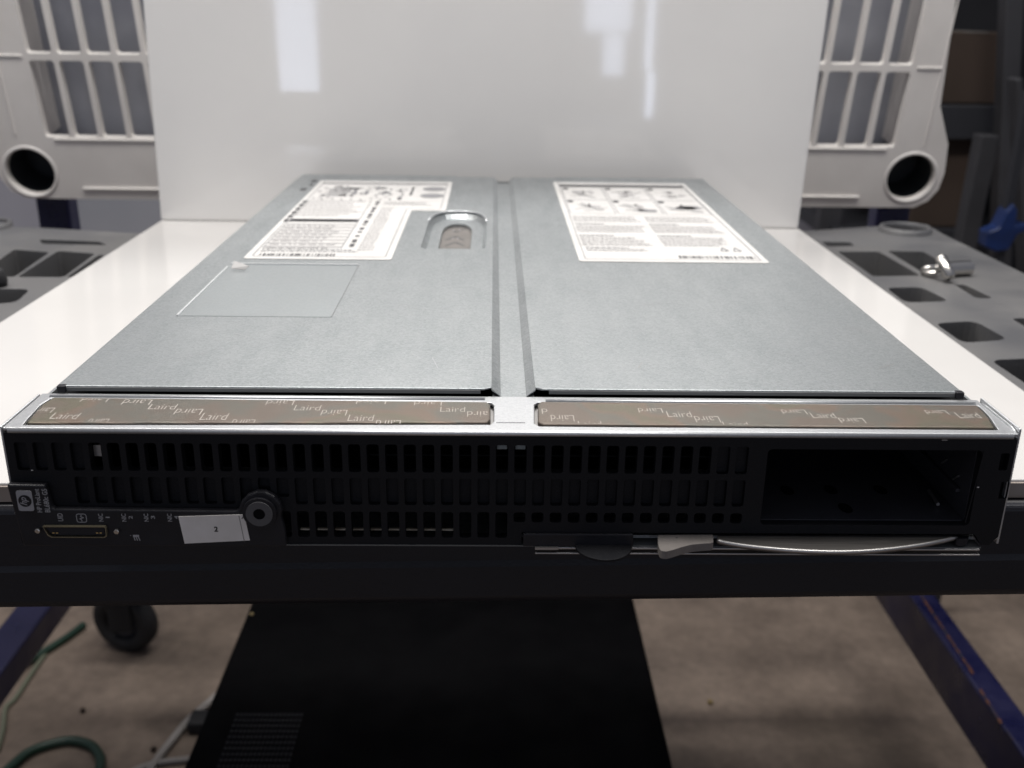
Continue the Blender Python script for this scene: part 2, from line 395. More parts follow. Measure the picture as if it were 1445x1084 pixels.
for s in ((xi+xo)/2, (xin+xout)/2):
    obj('leg', box(nb(), s-.018, s+.018, .085, .118, FZ, -.055), 'navy', bench, bevel=.003)
obj('crossbar', box(nb(), xo, xout, .8415, .8725, -.45, -.4205), 'navy', bench, bevel=.003)
for s in ((xi+xo)/2, (xin+xout)/2):
    obj('leg', box(nb(), s-.018, s+.018, .30, .33, FZ, rz-hR-.0005), 'navy', bench, bevel=.003)
    obj('post', box(nb(), s-.012, s+.012, .845, .868, -.4998, -.4505), 'navy', bench, bevel=.002)
pl = [U(x, 305, 1, .83).x for x in (46, 92)]; pr = [U(x, 305, 1, .83).x for x in (1243, 1290)]
for x0, x1 in (pl, pr):
    obj('post', box(nb(), x0, x1, .842, .872, -.42, -.004), 'navy', bench, bevel=.003)

# ================================================================== SHELF BOARD + BACKBOARD
LT = .0082
sl = [UZ(0, 685, 0), UZ(1425, 675, 0)]
fl = V((-.3195, sl[0][1], 0)); fr = V((.2795, sl[0][1]+.001, 0))
bl = V((*UZ(227, 311, 0), 0)); br = V((*UZ(1126, 323, 0), 0))
left_dir = (U(0, 455, 2, 0), U(220, 316, 2, 0)); right_dir = (U(1429, 540, 2, 0), U(1130, 325, 2, 0))
def xat(seg, y):
    a, b_ = seg; t = (y-a.y)/(b_.y-a.y); return a.x+(b_.x-a.x)*t
fly, fry = fl.y, sl[1][1]
shp = [(xat(left_dir, fly), fly), (xat(right_dir, fry), fry), (xat(right_dir, br.y+.010), br.y+.010), (xat(left_dir, bl.y+.010), bl.y+.010)]
shelf = thing('shelf_board', 'glossy white laminate board lying flat on the workbench under the server', 'board', (0, .3, -LT))
obj('panel', prism(nb(), shp, -LT+.0006, 0), 'lam', shelf, bevel=.0005)
(x0, y0), (x1, y1) = shp[0], shp[1]
b = nb()
vs = [b.verts.new(p) for p in ((x0, y0-.0012, -LT), (x1, y1-.0012, -LT), (x1, y1-.0012, -.0012), (x0, y0-.0012, -.0012), (x0, y0+.0005, -LT), (x1, y1+.0005, -LT), (x1, y1+.0005, -.0012), (x0, y0+.0005, -.0012))]
for f in ((0, 1, 2, 3), (4, 7, 6, 5), (0, 4, 5, 1), (3, 2, 6, 7), (0, 3, 7, 4), (1, 5, 6, 2)): b.faces.new([vs[i] for i in f])
obj('front_edge', b, 'lam_edge', shelf)
yb = (bl.y+br.y)/2
# backboard outline measured from its two vertical edges
tl = U(199, -2, 1, yb); tr = U(1168, -2, 1, yb)
def ext(a, b_, z): t = (z-a.z)/(b_.z-a.z); return a.x+(b_.x-a.x)*t
BL = V((bl.x, yb, 0)); BR = V((br.x, yb, 0))
# board stands on the shelf and follows the slight skew of its rear edge
b = nb(); ZB = .40; th = .008
pts = []
for base, top in ((bl, tl), (br, tr)):
    xt = ext(V((base.x, 0, 0)), top, ZB)
    pts.append((base.x, base.y, .0004)); pts.append((xt, base.y, ZB))
vs = [b.verts.new((x, y+d, z)) for d in (0, th) for x, y, z in pts]
for f in ((0, 2, 3, 1), (4, 5, 7, 6), (0, 1, 5, 4), (2, 6, 7, 3), (1, 3, 7, 5), (0, 4, 6, 2)): b.faces.new([vs[i] for i in f])
bb = obj('backboard', b, 'lam_board', origin=(0, yb, 0), bevel=.001)
tag(bb, 'tall glossy white board standing upright behind the server', 'board')
b = nb()
def wob(pts, y, wd):
    q = [U(x, yy, 1, y) for x, yy in pts]
    tube(b, smoothpath([(p.x, p.y, p.z) for p in q], 4), wd, 6)
for l, dy_, wd in (([(1008, 70), (1012, 74), (1014, 82)], -.004, .0003), ([(700, 150), (716, 152)], -.003, .00025), ([(404, 194), (415, 196.5), (428, 197.5), (442, 197.5)], .002, .0004)):
    b = nb(); wob(l, bl.y+dy_, wd); obj('scuff', b, 'ink_m', bb)

# ================================================================== UPRIGHT BEIGE PANEL (ribbed)
KT = .2; ang = math.atan(KT); YP = .80
def PP(px, py):
    d = ray(px, py); n = V((0, 1, KT)); t = (YP-n.dot(CAM))/n.dot(d); p = CAM+d*t
    return (p.x, p.z/math.cos(ang))
panel = thing('ribbed_panel', 'upright beige plastic panel with rows of open cells and round corner holes', 'panel', (0, YP, 0), rotx=ang)
cr_ = PP(1285, 251); cl_ = PP(43, 243); xc = (cr_[0]+cl_[0])/2; zc = (cr_[1]+cl_[1])/2
def mir(p): return (2*xc-p[0], p[1])
rt = [PP(*q) for q in ((1349, 0), (1327, 150), (1338, 204), (1333, 244), (1324, 268), (1309, 284), (1289, 293), (1240, 293))]
rt[0] = (rt[0][0], rt[0][1])
top_z = .36
rt = [(rt[0][0]+.004, top_z)] + rt
zb = rt[-1][1]
outline = rt + [mir(p) for p in reversed(rt)]
rows = [(PP(1200, 207)[1], PP(1200, 101)[1]), (PP(1210, 91)[1], PP(1210, 91)[1]+.1), (PP(1210, 91)[1]+.108, PP(1210, 91)[1]+.196)]
# rib centre lines (bottom at row 2 bottom, converge slightly): measured on the right side
xo_b = PP(1271, 207)[0]; pitch = PP(1233, 150)[0]-PP(1193, 150)[0]; xr_b = PP(1238, 150)[0]
ribw = .0052
holesP = []
half = xr_b - xc
ribs = [xr_b-i*pitch for i in range(0, 40) if xr_b-i*pitch > xc+pitch*.3]
cells = []
edges = [PP(1275, 150)[0]+ribw/2] + ribs
for a, b_ in zip(edges, edges[1:]):
    cells.append((b_+ribw/2, a-ribw/2))
ctr = (2*xc-(ribs[-1]-ribw/2), ribs[-1]-ribw/2)
allc = cells + [ctr] + [(2*xc-q, 2*xc-p) for p, q in cells]
for z0, z1 in rows:
    for p, q in allc:
        holesP.append(rrect(p, z0, q, z1, .003, 2))
holesP.append(circle(cr_[0], cr_[1], .0262)); holesP.append(circle(cl_[0], cl_[1], .0262))
obj('lattice', prism(nb(), outline, 0, .009, holesP, 'XZ'), 'beige', panel, bevel=.0014)
for s in (1, -1):
    e0 = edges[0] if s == 1 else 2*xc-edges[0]
    obj('side_wall', box(nb(), *sorted((e0, e0+s*.004)), .0092, .048, rows[0][0]-.004, top_z-.01), 'beige', panel)
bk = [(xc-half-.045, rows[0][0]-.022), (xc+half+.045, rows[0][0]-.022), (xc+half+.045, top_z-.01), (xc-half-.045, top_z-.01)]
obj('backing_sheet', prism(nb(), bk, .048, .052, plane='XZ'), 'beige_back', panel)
ox0, ox1 = xc-half-.001, xc+half+.001

for c in (cr_, cl_):
    b = nb(); n = 36
    prof = [(.0263, .0003), (.0265, -.0007), (.0272, -.0012), (.0285, -.0012), (.0295, -.0007), (.0302, .0003)]
    rs = [[b.verts.new((c[0]+r*math.cos(2*math.pi*k/n), y, c[1]+r*math.sin(2*math.pi*k/n))) for k in range(n)] for r, y in prof]
    for q, s in zip(rs, rs[1:]):
        for k in range(n): b.faces.new([q[k], q[(k+1) % n], s[(k+1) % n], s[k]])
    obj('hole_rim', b, 'beige', panel, smooth=True)
    obj('cup', prism(nb(), circle(c[0], c[1], .0290), .0092, .060, [circle(c[0], c[1], .0266)], 'XZ'), 'cup', panel)
    obj('cup_bottom', prism(nb(), circle(c[0], c[1], .0265), .056, .059, plane='XZ'), 'cup', panel)
zl_ = PP(1200, 278)[1]
b = nb(); box(b, xc-half+.0, xc+half+.0, -.0022, .001, zl_-.0012, zl_+.0014)
obj('ridge', b, 'beige_line', panel, bevel=.0009)
zr_ = rows[0][0]-.0022
b = nb(); box(b, xc-half-.02, xc+half+.02, -.0016, .001, zr_-.0012, zr_+.0008)
obj('ridge', b, 'beige_line', panel, bevel=.0007)
for s in (1, -1):
    xx = abs(PP(1310, 180)[0]-xc)
    b = nb(); box(b, xc+s*xx-.0007, xc+s*xx+.0007, -.001, .001, zr_+.004, top_z-.02)
    obj('ridge', b, 'beige', panel, bevel=.0005)
for s in (1, -1):
    b = nb(); z7 = PP(1300, 96)[1]; box(b, *sorted((xc+s*(half+.034), xc+s*(half+.06))), -.0012, .001, z7-.0012, z7+.0012)
    obj('ridge', b, 'beige', panel, bevel=.0006)

# ================================================================== BLADE SERVER
H = .0471; W = .367; ZL = H+.0028; HX = W/2
srv = thing('blade_server', 'flat galvanised blade server with black perforated front bezel and two printed labels', 'server', (0, .3, 0))
def S(name, bm, m, bevel=0, **k): return obj(name, bm, m, k.pop('parent', srv), bevel=bevel, **k)
YD = .0348
# chassis: sides, bottom, rear, front deck with two shallow wells for the gaskets
DREAR = UZ(433, 246, ZL)[1]
ch = nb()
box(ch, -HX+.001, -HX+.0022, .004, DREAR-.004, .0015, H-.001)
box(ch, HX-.0022, HX-.001, .004, DREAR-.004, .0015, H-.001)
box(ch, -HX+.0022, HX-.0022, .004, DREAR-.004, .0016, .0028)
box(ch, -HX+.0022, HX-.0022, DREAR-.0055, DREAR-.004, .0028, H-.0012)
S('chassis', ch, 'galv')
gL = [(38, 599), (45, 590), (53, 581), (60, 573), (68, 568), (76, 563), (688, 569.5), (692, 573), (692, 594), (687, 598.5)]
gR = [(759, 572), (764, 569), (1378, 574), (1392, 588), (1403, 606), (766, 601), (759, 597)]
wl = [UZ(x, y, H) for x, y in gL]; wr = [UZ(x, y, H) for x, y in gR]
def grow(poly, d):
    cx = sum(p[0] for p in poly)/len(poly); cy = sum(p[1] for p in poly)/len(poly)
    return [(p[0]+(d if p[0] > cx else -d), p[1]+(d*.7 if p[1] > cy else -d*.35)) for p in poly]
wlg, wrg = grow(wl, .0013), grow(wr, .0013)
deck = prism(nb(), [(-HX, .0003), (HX, .0003), (HX, YD), (-HX, YD)], H-.0012, H, [wlg, wrg])
S('front_deck', deck, 'galv_edge', .0005)
S('gasket_well', box(nb(), -HX+.003, HX-.003, .0045, YD-.001, H-.0032, H-.0022), 'dull')
# rolled front lip below the deck and lip strip behind gaskets
b = tube(nb(), [(-HX+.002, .0002, H-.0010), (HX-.002, .0002, H-.0010)], .0010, 12)
S('front_lip', b, 'galv_edge', smooth=True)
for seg in ((70, 684, 562.5), (770, 1375, 569)):
    a = UZ(seg[0], seg[2]-2.2, H); c = UZ(seg[1], seg[2]+.6, H)
    yy = (a[1]+c[1])/2
    S('deck_bead', tube(nb(), [(a[0], yy, H-.0001), (c[0], yy, H-.0001)], .0009, 10), 'galv_edge', smooth=True)
seam = nb(); a = UZ(700, 596.5, H); c = UZ(741, 597, H); box(seam, a[0], c[0], a[1]-.00025, a[1]+.00025, H-.0002, H+.00006)
S('seam', seam, 'ink_k')
# gaskets
def gasket(poly):
    b = prism(nb(), poly, H-.0022, H+.0007)
    return S('gasket', b, 'fabric', .0006, seg=3)
g1, g2 = gasket(wl), gasket(wr)
GZ = H+.00078
def laird(bm, x0, y0, x1, y1, flip=False, s='Laird', poly=None):
    a = UZ(x0, y1, GZ); c = UZ(x1, y0, GZ)
    x0 += 2; x1 -= 2; a = UZ(x0, y1, GZ); w_ = UZ(x1, y1, GZ)[0]-a[0]; h_ = (c[1]-a[1])*.78
    t = nb()
    if flip: text(t, s, (a[0]+w_, a[1]+h_, GZ), (-1, 0, 0), (0, -1, 0), w_, h_, bold=-.014)
    else: text(t, s, (a[0], a[1], GZ), (1, 0, 0), (0, 1, 0), w_, h_, bold=-.014)
    pass
    lo = min(p[1] for p in poly)+.0012; hi = max(p[1] for p in poly)-.0014
    for co_, no in (((0, lo, 0), (0, -1, 0)), ((0, hi, 0), (0, 1, 0))):
        bmesh.ops.bisect_plane(t, geom=t.verts[:]+t.edges[:]+t.faces[:], plane_co=co_, plane_no=no, clear_outer=True)
    m_ = {v: bm.verts.new(v.co) for v in t.verts}
    for f in t.faces: bm.faces.new([m_[v] for v in f.verts])
    t.free()
b = nb()
for a in ((67, 580.5, 109, 591), (206, 568.5, 248, 577.5), (279, 580.5, 320, 592.5), (412, 570, 453, 579), (488, 583, 528, 594), (619, 572.5, 658, 581)): laird(b, *a, poly=wl)
laird(b, 47, 573.5, 73, 582.5, True, 'Lair', wl)
for a in ((242, 575, 284, 585), (450, 576.5, 490, 586), (168, 562, 212, 571), (372, 563, 415, 571.5), (500, 561, 546, 570), (582, 565, 625, 572), (117, 588.5, 149, 600), (322, 589.5, 358, 601), (527, 590.5, 566, 602), (110, 558, 152, 567)): laird(b, *a, flip=True, poly=wl)
laird(b, 657, 578.5, 690, 588, True, 'aird', wl)
S('lettering', b, 'ink_w', parent=g1)
b = nb()
for a in ((941, 578.5, 979, 588.5), (1146, 580.5, 1183, 590), (1021, 593, 1060, 603), (815, 592, 852, 603), (1353, 580, 1388, 590)): laird(b, *a, poly=wr)
for a in ((776, 583.5, 813, 594.5), (900, 574.5, 938, 582.5), (981, 585, 1020, 596), (1104, 576.5, 1142, 584.5), (1186, 588, 1225, 597), (1308, 577.5, 1342, 585)): laird(b, *a, flip=True, poly=wr)
laird(b, 763, 575, 775, 584, True, 'd', wr)
S('lettering', b, 'ink_w', parent=g2)

# corner flanges
S('side_flange', box(nb(), HX+.0006, HX+.0016, .0015, .0335, .001, H+.0015), 'galv_edge', .0004)
S('side_flange', box(nb(), -HX-.0014, -HX-.0005, .001, .034, .012, H+.0002), 'galv_edge', .0004)
b = nb(); a = UZ(1371, 567, H); 
S('side_return', prism(nb(), roundpoly([(.0008, .0008), (.0325, .0008), (.0325, H+.0008), (.0008, H+.0008)], .005), HX-.0004, HX+.0004, plane='YZ'), 'galv_edge', .0002)

# centre channel
xi0, xi1 = UZ(707.5, 556, H)[0], UZ(741, 556, H)[0]
S('centre_channel', prism(nb(), [(xi0-.0035, YD+.0002), (xi1+.0035, YD+.0002), (xi1+.0035, DREAR-.018), (xi0-.0035, DREAR-.018)], H-.0012, H-.0002), 'galv')

# covers: plate + sloped inner skirt + front lip
yl0 = .0360
xa0 = -.1774; xa1 = .1779; xe0 = UZ(694.5, 530, ZL)[0]; xe1 = UZ(753, 530, ZL)[0]
stepL = UZ(645, 245, ZL); stepR = UZ(783, 247, ZL); yin = UZ(680, 250, ZL)[1]
rec = [UZ(x, y, ZL) for x, y in ((593, 350), (601, 329), (607, 309))]
arc_l = UZ(607, 309, ZL); arc_r = UZ(688.5, 309, ZL); apex = UZ(650, 298.5, ZL)
cxr = (UZ(593.5, 350, ZL)[0]+UZ(685, 351, ZL)[0])/2; rx = (UZ(685, 351, ZL)[0]-UZ(593.5, 350, ZL)[0])/2
y_f = UZ(640, 351, ZL)[1]; y_a = UZ(650, 298.5, ZL)[1]; y_s = UZ(607, 312, ZL)[1]
def archpoly(cx, r, y0, y1, ys, n=14):
    pts = [(cx-r+.003, y0), (cx+r-.003, y0), (cx+r, y0+.004)]
    for i in range(n+1):
        a = math.pi*i/n; c_, s_ = math.cos(a), math.sin(a)
        pts.append((cx+r*(abs(c_)**.8)*(1 if c_ >= 0 else -1), ys+(y1-ys)*s_**.9 if s_ > 0 else ys))
    pts.append((cx-r, y0+.004)); return pts
RP = archpoly(cxr, rx, y_f, y_a, y_s)
def cover(name, poly, holes, xe, sgn, lip0, lip1):
    b = prism(nb(), poly, ZL-.0008, ZL, holes)
    c = S(name, b, 'galv', .0003)
    # sloped skirt towards the channel
    b = nb(); w_ = .0034
    P = [(xe-sgn*.0002, ZL-.0001), (xe+sgn*w_, H+.0001), (xe+sgn*w_, H-.0001), (xe-sgn*.0002, ZL-.0008)]
    y0_, y1_ = yl0-.0012, yin-.001
    A = [b.verts.new((x, y0_ if i in (1, 2) else yl0, z)) for i, (x, z) in enumerate(P)]; B = [b.verts.new((x, y1_, z)) for x, z in P]
    for i in range(4): j = (i+1) % 4; b.faces.new([A[i], A[j], B[j], B[i]])
    b.faces.new(A); b.faces.new(B)
    S('inner_skirt', b, 'galv', parent=c)
    b = box(nb(), lip0, lip1, yl0-.0003, yl0+.0004, H+.0006, ZL-.0006)
    S('front_hem', b, 'hem', .0002, parent=c)
    return c
inx = .0028
pL = [(xa0, yl0), (xe0-inx*1.1, yl0), (xe0, yl0+.0018), (xe0, yin), (stepL[0], yin), (stepL[0], DREAR), (xa0, DREAR)]
pR = [(xe1+inx*1.1, yl0), (xa1, yl0), (xa1, DREAR), (stepR[0], DREAR), (stepR[0], yin), (xe1, yin), (xe1, yl0+.0018)]
cL = cover('cover', pL, [RP], xe0, 1, xa0+.0028, xe0-.0045)
cR = cover('cover', pR, [], xe1, -1, xe1+.0055, xa1-.0028)
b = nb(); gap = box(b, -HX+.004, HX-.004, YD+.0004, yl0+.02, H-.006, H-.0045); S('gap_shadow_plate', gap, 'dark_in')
for cx_, par in ((xa0+.0012, cL), (xa1-.0012, cR)):
    S('corner_bumper', box(nb(), cx_-.0016, cx_+.0016, yl0-.0014, yl0+.0016, H+.0002, ZL+.0002), 'black', .0004, parent=par)
# recess bowl with latch
d = .0035
def loft(b, P0, z0, P1, z1):
    A = [b.verts.new((*p, z0)) for p in P0]; B = [b.verts.new((*p, z1)) for p in P1]
    for i in range(len(P0)): j = (i+1) % len(P0); b.faces.new([A[i], A[j], B[j], B[i]])
    return B
RP1 = archpoly(cxr, rx-.0024, y_f+.0005, y_a-.0032, y_s-.002)
RP2 = archpoly(cxr, rx-.0098, y_f+.0008, y_a-.022, y_s-.016)
RP0 = archpoly(cxr, rx+.0004, y_f-.0004, y_a+.0006, y_s)
b = nb(); loft(b, RP0, ZL-.0009, RP1, ZL-.0048); loft(b, RP1, ZL-.0048, RP2, ZL-.0049); loft(b, RP2, ZL-.0049, RP2, ZL-.0095)
S('latch_recess', b, 'galv', parent=cL)
b = prism(nb(), RP2, ZL-.0099, ZL-.0072)
lt = S('release_latch', b, 'taupe', parent=cL)
b = nb(); zt = ZL-.0071
def stroke(b, p, q, wd, z):
    p = V((*p, 0)); q = V((*q, 0)); t = (q-p).normalized(); n_ = V((-t.y, t.x, 0))*wd/2
    flat(b, [tuple((p-n_)[:2]), tuple((q-n_)[:2]), tuple((q+n_)[:2]), tuple((p+n_)[:2])], z)
for yy in (346, 338):
    a = UZ(628, yy+1, zt); c = UZ(643, yy-4, zt); e_ = UZ(655, yy+1, zt)
    stroke(b, a, c, .0017, zt); stroke(b, c, e_, .0017, zt)
stroke(b, UZ(640, 324, zt), UZ(643, 328, zt), .0012, zt); stroke(b, UZ(643, 328, zt), UZ(656, 323, zt), .0012, zt)
S('arrow_mark', b, 'ink_k', parent=cL)
for x_, y_ in ((640, 325), (649, 325), (639, 337), (646, 337)):
    p = UZ(x_, y_, zt); S('pip', flat(nb(), circle(p[0], p[1], .0008, .0011, 10), zt+.0001), 'ink_gl', parent=cL)
# bright rolled rim round the recess
rim = [(p[0], p[1], ZL+.0000) for p in RP if p[1] >= y_s-.002]
S('recess_rim', tube(nb(), rim, .0008, 8), 'galv_edge', parent=cL, smooth=True)
# clear film window on left cover + peeled tab
fw = [UZ(x, y, ZL) for x, y in ((250, 446), (467, 449), (505, 374.5), (322, 373))]
x0 = fw[0][0]; x1 = fw[1][0]; y0 = fw[0][1]; y1 = fw[2][1]
film = S('clear_pouch', prism(nb(), [(x0, y0), (x1, y0), (x1, y1), (x0, y1)], ZL+.00005, ZL+.00014), 'pouch', parent=cL)
b = nb()
box(b, x0, x1, y1-.0006, y1+.0006, ZL+.0001, ZL+.0006); box(b, x0-.0004, x0+.0004, y0, y1-.007, ZL+.0001, ZL+.0006)
S('film_edge', b, 'film_edge', parent=cL)
b = nb(); box(b, x1-.00012, x1+.00012, y0, y1, ZL+.00005, ZL+.0003); S('film_edge', b, 'ink_m', parent=cL)
b = nb(); a = UZ(326, 381.5, ZL+.001); c = UZ(350, 372.5, ZL+.004)
vs = [b.verts.new(v) for v in ((a[0], a[1]+.001, ZL+.0016), (c[0]-.001, a[1], ZL+.0012), (c[0]+.001, c[1]-.002, ZL+.0032), (a[0]+.001, c[1]+.001, ZL+.0052), (a[0], a[1]+.001, ZL+.0019), (c[0]-.001, a[1], ZL+.0015), (c[0]+.001, c[1]-.002, ZL+.0035), (a[0]+.001, c[1]+.001, ZL+.0055))]
for f in ((0, 1, 2, 3), (4, 7, 6, 5), (0, 4, 5, 1), (1, 5, 6, 2), (2, 6, 7, 3), (3, 7, 4, 0)): b.faces.new([vs[i] for i in f])
S('peeled_tab', b, 'label', parent=cL)
for (xa, ya, xb_, yb_) in ((422, 265.5, 434, 269), (436, 259.5, 443, 262), (438, 254, 449, 257)):
    b = nb(); p = UZ(xa, yb_, ZL+.0001); q = UZ(xb_, ya, ZL+.0001); flat(b, [(p[0], p[1]), (q[0], p[1]), (q[0], q[1]), (p[0], q[1])], ZL+.0001); S('vent_slot', b, 'ink_k', parent=cL)
# fine scratches on the right cover
b = nb()
b.free()
def scratch(p0, p1, par, m='galv_edge', wd=.0004):
    b = nb(); stroke(b, UZ(*p0, ZL), UZ(*p1, ZL), wd, ZL+.00012); S('scratch', b, m, parent=par)
for p0, p1 in (((1086, 497), (1122, 501)), ((1150, 500), (1172, 493)), ((838, 470), (862, 463)), ((905, 430), (960, 426)), ((1190, 462), (1236, 470)), ((1010, 402), (1030, 409))): scratch(p0, p1, cR)
for p0, p1 in (((430, 478), (447, 470)), ((560, 430), (604, 436)), ((250, 505), (296, 498)), ((610, 505), (618, 520)), ((330, 470), (352, 476))): scratch(p0, p1, cL)
for p0, p1 in (((1240, 520), (1262, 514)), ((900, 520), (906, 512)), ((820, 410), (835, 414))): scratch(p0, p1, cR, 'dull', .0003)

# ---------------- printed labels on the covers
LZ = ZL+.0003; IZ = LZ+.00025
def rect_px(bm, x0, y0, x1, y1):         # axis aligned world patch from two photo corners
    p = UZ(x0, y1, IZ); q = UZ(x1, y0, IZ)
    flat(bm, [(p[0], p[1]), (q[0], p[1]), (q[0], q[1]), (p[0], q[1])], IZ)
class Lab:
    def __init__(s, corners):            # world x range, y from photo rows
        (fx, fy), (bx, by), (rx_, ry_) = corners
        s.x0 = UZ(fx, fy, LZ)[0]; s.x1 = UZ(rx_, ry_, LZ)[0]; s.yf = UZ(fx, fy, LZ)[1]; s.yb = UZ(bx, by, LZ)[1]; s.cx = bx
    def X(s, u): return s.x0+(s.x1-s.x0)*u
    def Y(s, v): return s.yb+(s.yf-s.yb)*v
    def r(s, bm, u0, v0, u1, v1): flat(bm, [(s.X(u0), s.Y(v1)), (s.X(u1), s.Y(v1)), (s.X(u1), s.Y(v0)), (s.X(u0), s.Y(v0))], IZ)
    def frame(s, bm, u0, v0, u1, v1, t=.0005):
        a, b_, c, d_ = s.X(u0), s.X(u1), s.Y(v1), s.Y(v0)
        for q in (((a, c), (b_, c), (b_, c+t), (a, c+t)), ((a, d_-t), (b_, d_-t), (b_, d_), (a, d_)), ((a, c+t), (a+t, c+t), (a+t, d_-t), (a, d_-t)), ((b_-t, c+t), (b_, c+t), (b_, d_-t), (b_-t, d_-t))):
            flat(bm, q, IZ)
    def lines(s, bm, u0, v0, u1, v1, n, fill=.45, ragged=.15, word=.02):
        for i in range(n):
            va = v0+(v1-v0)*i/n; vb = va+(v1-v0)/n*fill; u = u0; end = u1-random.random()*ragged*(u1-u0)
            while u < end:
                w_ = random.uniform(word*.4, word*1.6); s.r(bm, u, va, min(u+w_, end), vb); u += w_+word*.28
    def barcode(s, bm, u0, v0, u1, v1):
        u = u0
        while u < u1:
            w_ = random.choice((.003, .005, .009)); s.r(bm, u, v0, u+w_, v1); u += w_+random.choice((.003, .004, .007, .012))
    def blob(s, bm, u, v, ru, rv, n=10):
        pts = [(s.X(u+ru*math.cos(a)*random.uniform(.6, 1.2)), s.Y(v+rv*math.sin(a)*random.uniform(.6, 1.2))) for a in [2*math.pi*i/n for i in range(n)]]
        flat(bm, pts, IZ)
    def oval(s, bm, u, v, ru, rv): flat(bm, [(s.X(u+ru*math.cos(2*math.pi*i/24)), s.Y(v+rv*math.sin(2*math.pi*i/24))) for i in range(24)], IZ)
    def line(s, bm, u0, v0, u1, v1, wd=.0006): stroke(bm, (s.X(u0), s.Y(v0)), (s.X(u1), s.Y(v1)), wd, IZ)
xs0 = UZ(342.5, 364.7, LZ); xs1 = UZ(639, 255.8, LZ); xf1 = UZ(552, 366.5, LZ)
la = Lab(((342.5, 364.7), (458, 254.7), (639, 255.8)))
un = (xf1[0]-la.x0)/(la.x1-la.x0); vn = (UZ(600, 297.5, LZ)[1]-la.yb)/(la.yf-la.yb)
Lp = roundpoly([(la.x0, la.yf), (la.X(un), la.yf), (la.X(un), la.Y(vn)), (la.x1, la.Y(vn)), (la.x1, la.yb), (la.x0, la.yb)], .003)
lab1 = S('parts_label', prism(nb(), Lp, ZL+.0001, LZ), 'label', parent=srv, label='L-shaped white printed label with tables and barcode')
gl, gm, gk = nb(), nb(), nb()
gp = roundpoly([(la.x0+.004, la.yf+.006), (la.X(un)-.004, la.yf+.006), (la.X(un)-.004, la.Y(vn)+.006), (la.x1-.004, la.Y(vn)+.006), (la.x1-.004, la.yb-.006), (la.x0+.004, la.yb-.006)], .003)
for i in range(len(gp)): stroke(gm, gp[i], gp[(i+1) % len(gp)], .0005, IZ)
la.r(gm, .035, .045, .96, .062)
for k in range(60): la.blob(random.choice((gl, gl, gm)), random.uniform(.06, .68), random.uniform(.10, .30), random.uniform(.006, .022), random.uniform(.006, .018))
for k in range(18): la.line(gm, *(lambda u, v: (u, v, u+random.uniform(-.05, .09), v+random.uniform(-.03, .06)))(random.uniform(.07, .6), random.uniform(.11, .25)), .0008)
for k in range(5): la.blob(gm, random.uniform(.28, .55), random.uniform(.11, .24), .022, .03)
for k in range(7): la.line(gm, .16+.02*k, .12, .15+.02*k, .27, .0012)
for k in range(10): la.blob(gm, .07+.066*k, .31+random.uniform(-.01, .01), .010, .009)
la.oval(gm, .88, .135, .085, .035); la.oval(gm, .88, .245, .085, .035)
for k in range(5): la.r(gk, .715, .11+.028*k, .735, .128+.028*k)
la.lines(gl, .055, .34, .47, .56, 9, .35, .35)
la.r(gk, .055, .585, .475, .618); la.r(gm, .075, .595, .45, .607)
for k in range(8):
    la.r(gl, .055, .645+.034*k, .475, .652+.034*k); la.lines(gl, .065, .658+.034*k, .465, .676+.034*k, 1, .5, .3, .04)
la.lines(gm, .055, .915-.0, .60, .945, 2, .35, .1)
la.barcode(gk, .07, .955, .46, .975)
for k in range(13):
    la.r(gk, .515, .34+.043*k, .54, .34+.043*k+random.choice((.012, .022, .03)))
for k in range(6): la.r(gk, .02, .34+.05*k, .045, .34+.05*k+.03)
la.lines(gl, .57, .34, .9, .40, 3, .4, .2)
la.lines(gl, .57, .43, .66, .93, 22, .4, .3)
la.frame(gm, .05, .335, .48, .905)
S('print', gl, 'ink_gl', parent=lab1); S('print', gm, 'ink_m', parent=lab1); S('print', gk, 'ink_k', parent=lab1)

lb = Lab(((817.7, 368.8), (785.5, 256.8), (970.5, 256.8)))
lb.x1 = UZ(1087, 371.5, LZ)[0]
lb2 = roundpoly([(lb.x0, lb.yf), (lb.x1, lb.yf), (lb.x1, lb.yb), (lb.x0, lb.yb)], .003)
lab2 = S('service_label', prism(nb(), lb2, ZL+.0001, LZ), 'label', parent=srv, label='rectangular white label with six diagrams and barcode')
gl, gm, gk = nb(), nb(), nb()
gp = [(lb.x0+.004, lb.yf+.006), (lb.x1-.004, lb.yf+.006), (lb.x1-.004, lb.yb-.006), (lb.x0+.004, lb.yb-.006)]
for i in range(4): stroke(gm, gp[i], gp[(i+1) % 4], .0005, IZ)
lb.r(gk, .04, .05, .96, .085)
for i in range(3):
    for j in range(2):
        u0 = .045+.31*i; v0 = .10+.20*j; lb.frame(gm, u0, v0, u0+.295, v0+.19)
        lb.oval(gk, u0+.03, v0+.022, .022, .014)
        for k in range(3): lb.blob(gl, u0+random.uniform(.08, .24), v0+random.uniform(.06, .15), random.uniform(.02, .06), random.uniform(.01, .03))
        for k in range(4): lb.line(gm, u0+random.uniform(.03, .12), v0+random.uniform(.05, .17), u0+random.uniform(.15, .27), v0+random.uniform(.05, .17), .0009)
        lb.blob(gk, u0+.15, v0+.07, .012, .014)
lb.blob(gk, .82, .405, .07, .03); lb.blob(gm, .86, .40, .09, .02); lb.r(gm, .50, .43, .62, .46)
for u0, u1 in ((.05, .475), (.505, .93)):
    lb.lines(gl, u0, .525, u1, .60, 4, .45, .1); lb.lines(gm, u0, .615, u0+.18, .63, 1, .6, 0); lb.lines(gl, u0, .637, u1, .72, 5, .45, .12)
    lb.lines(gm, u0, .745, u0+.2, .76, 1, .6, 0); lb.lines(gl, u0, .765, u1-.02, .86, 6, .45, .25)
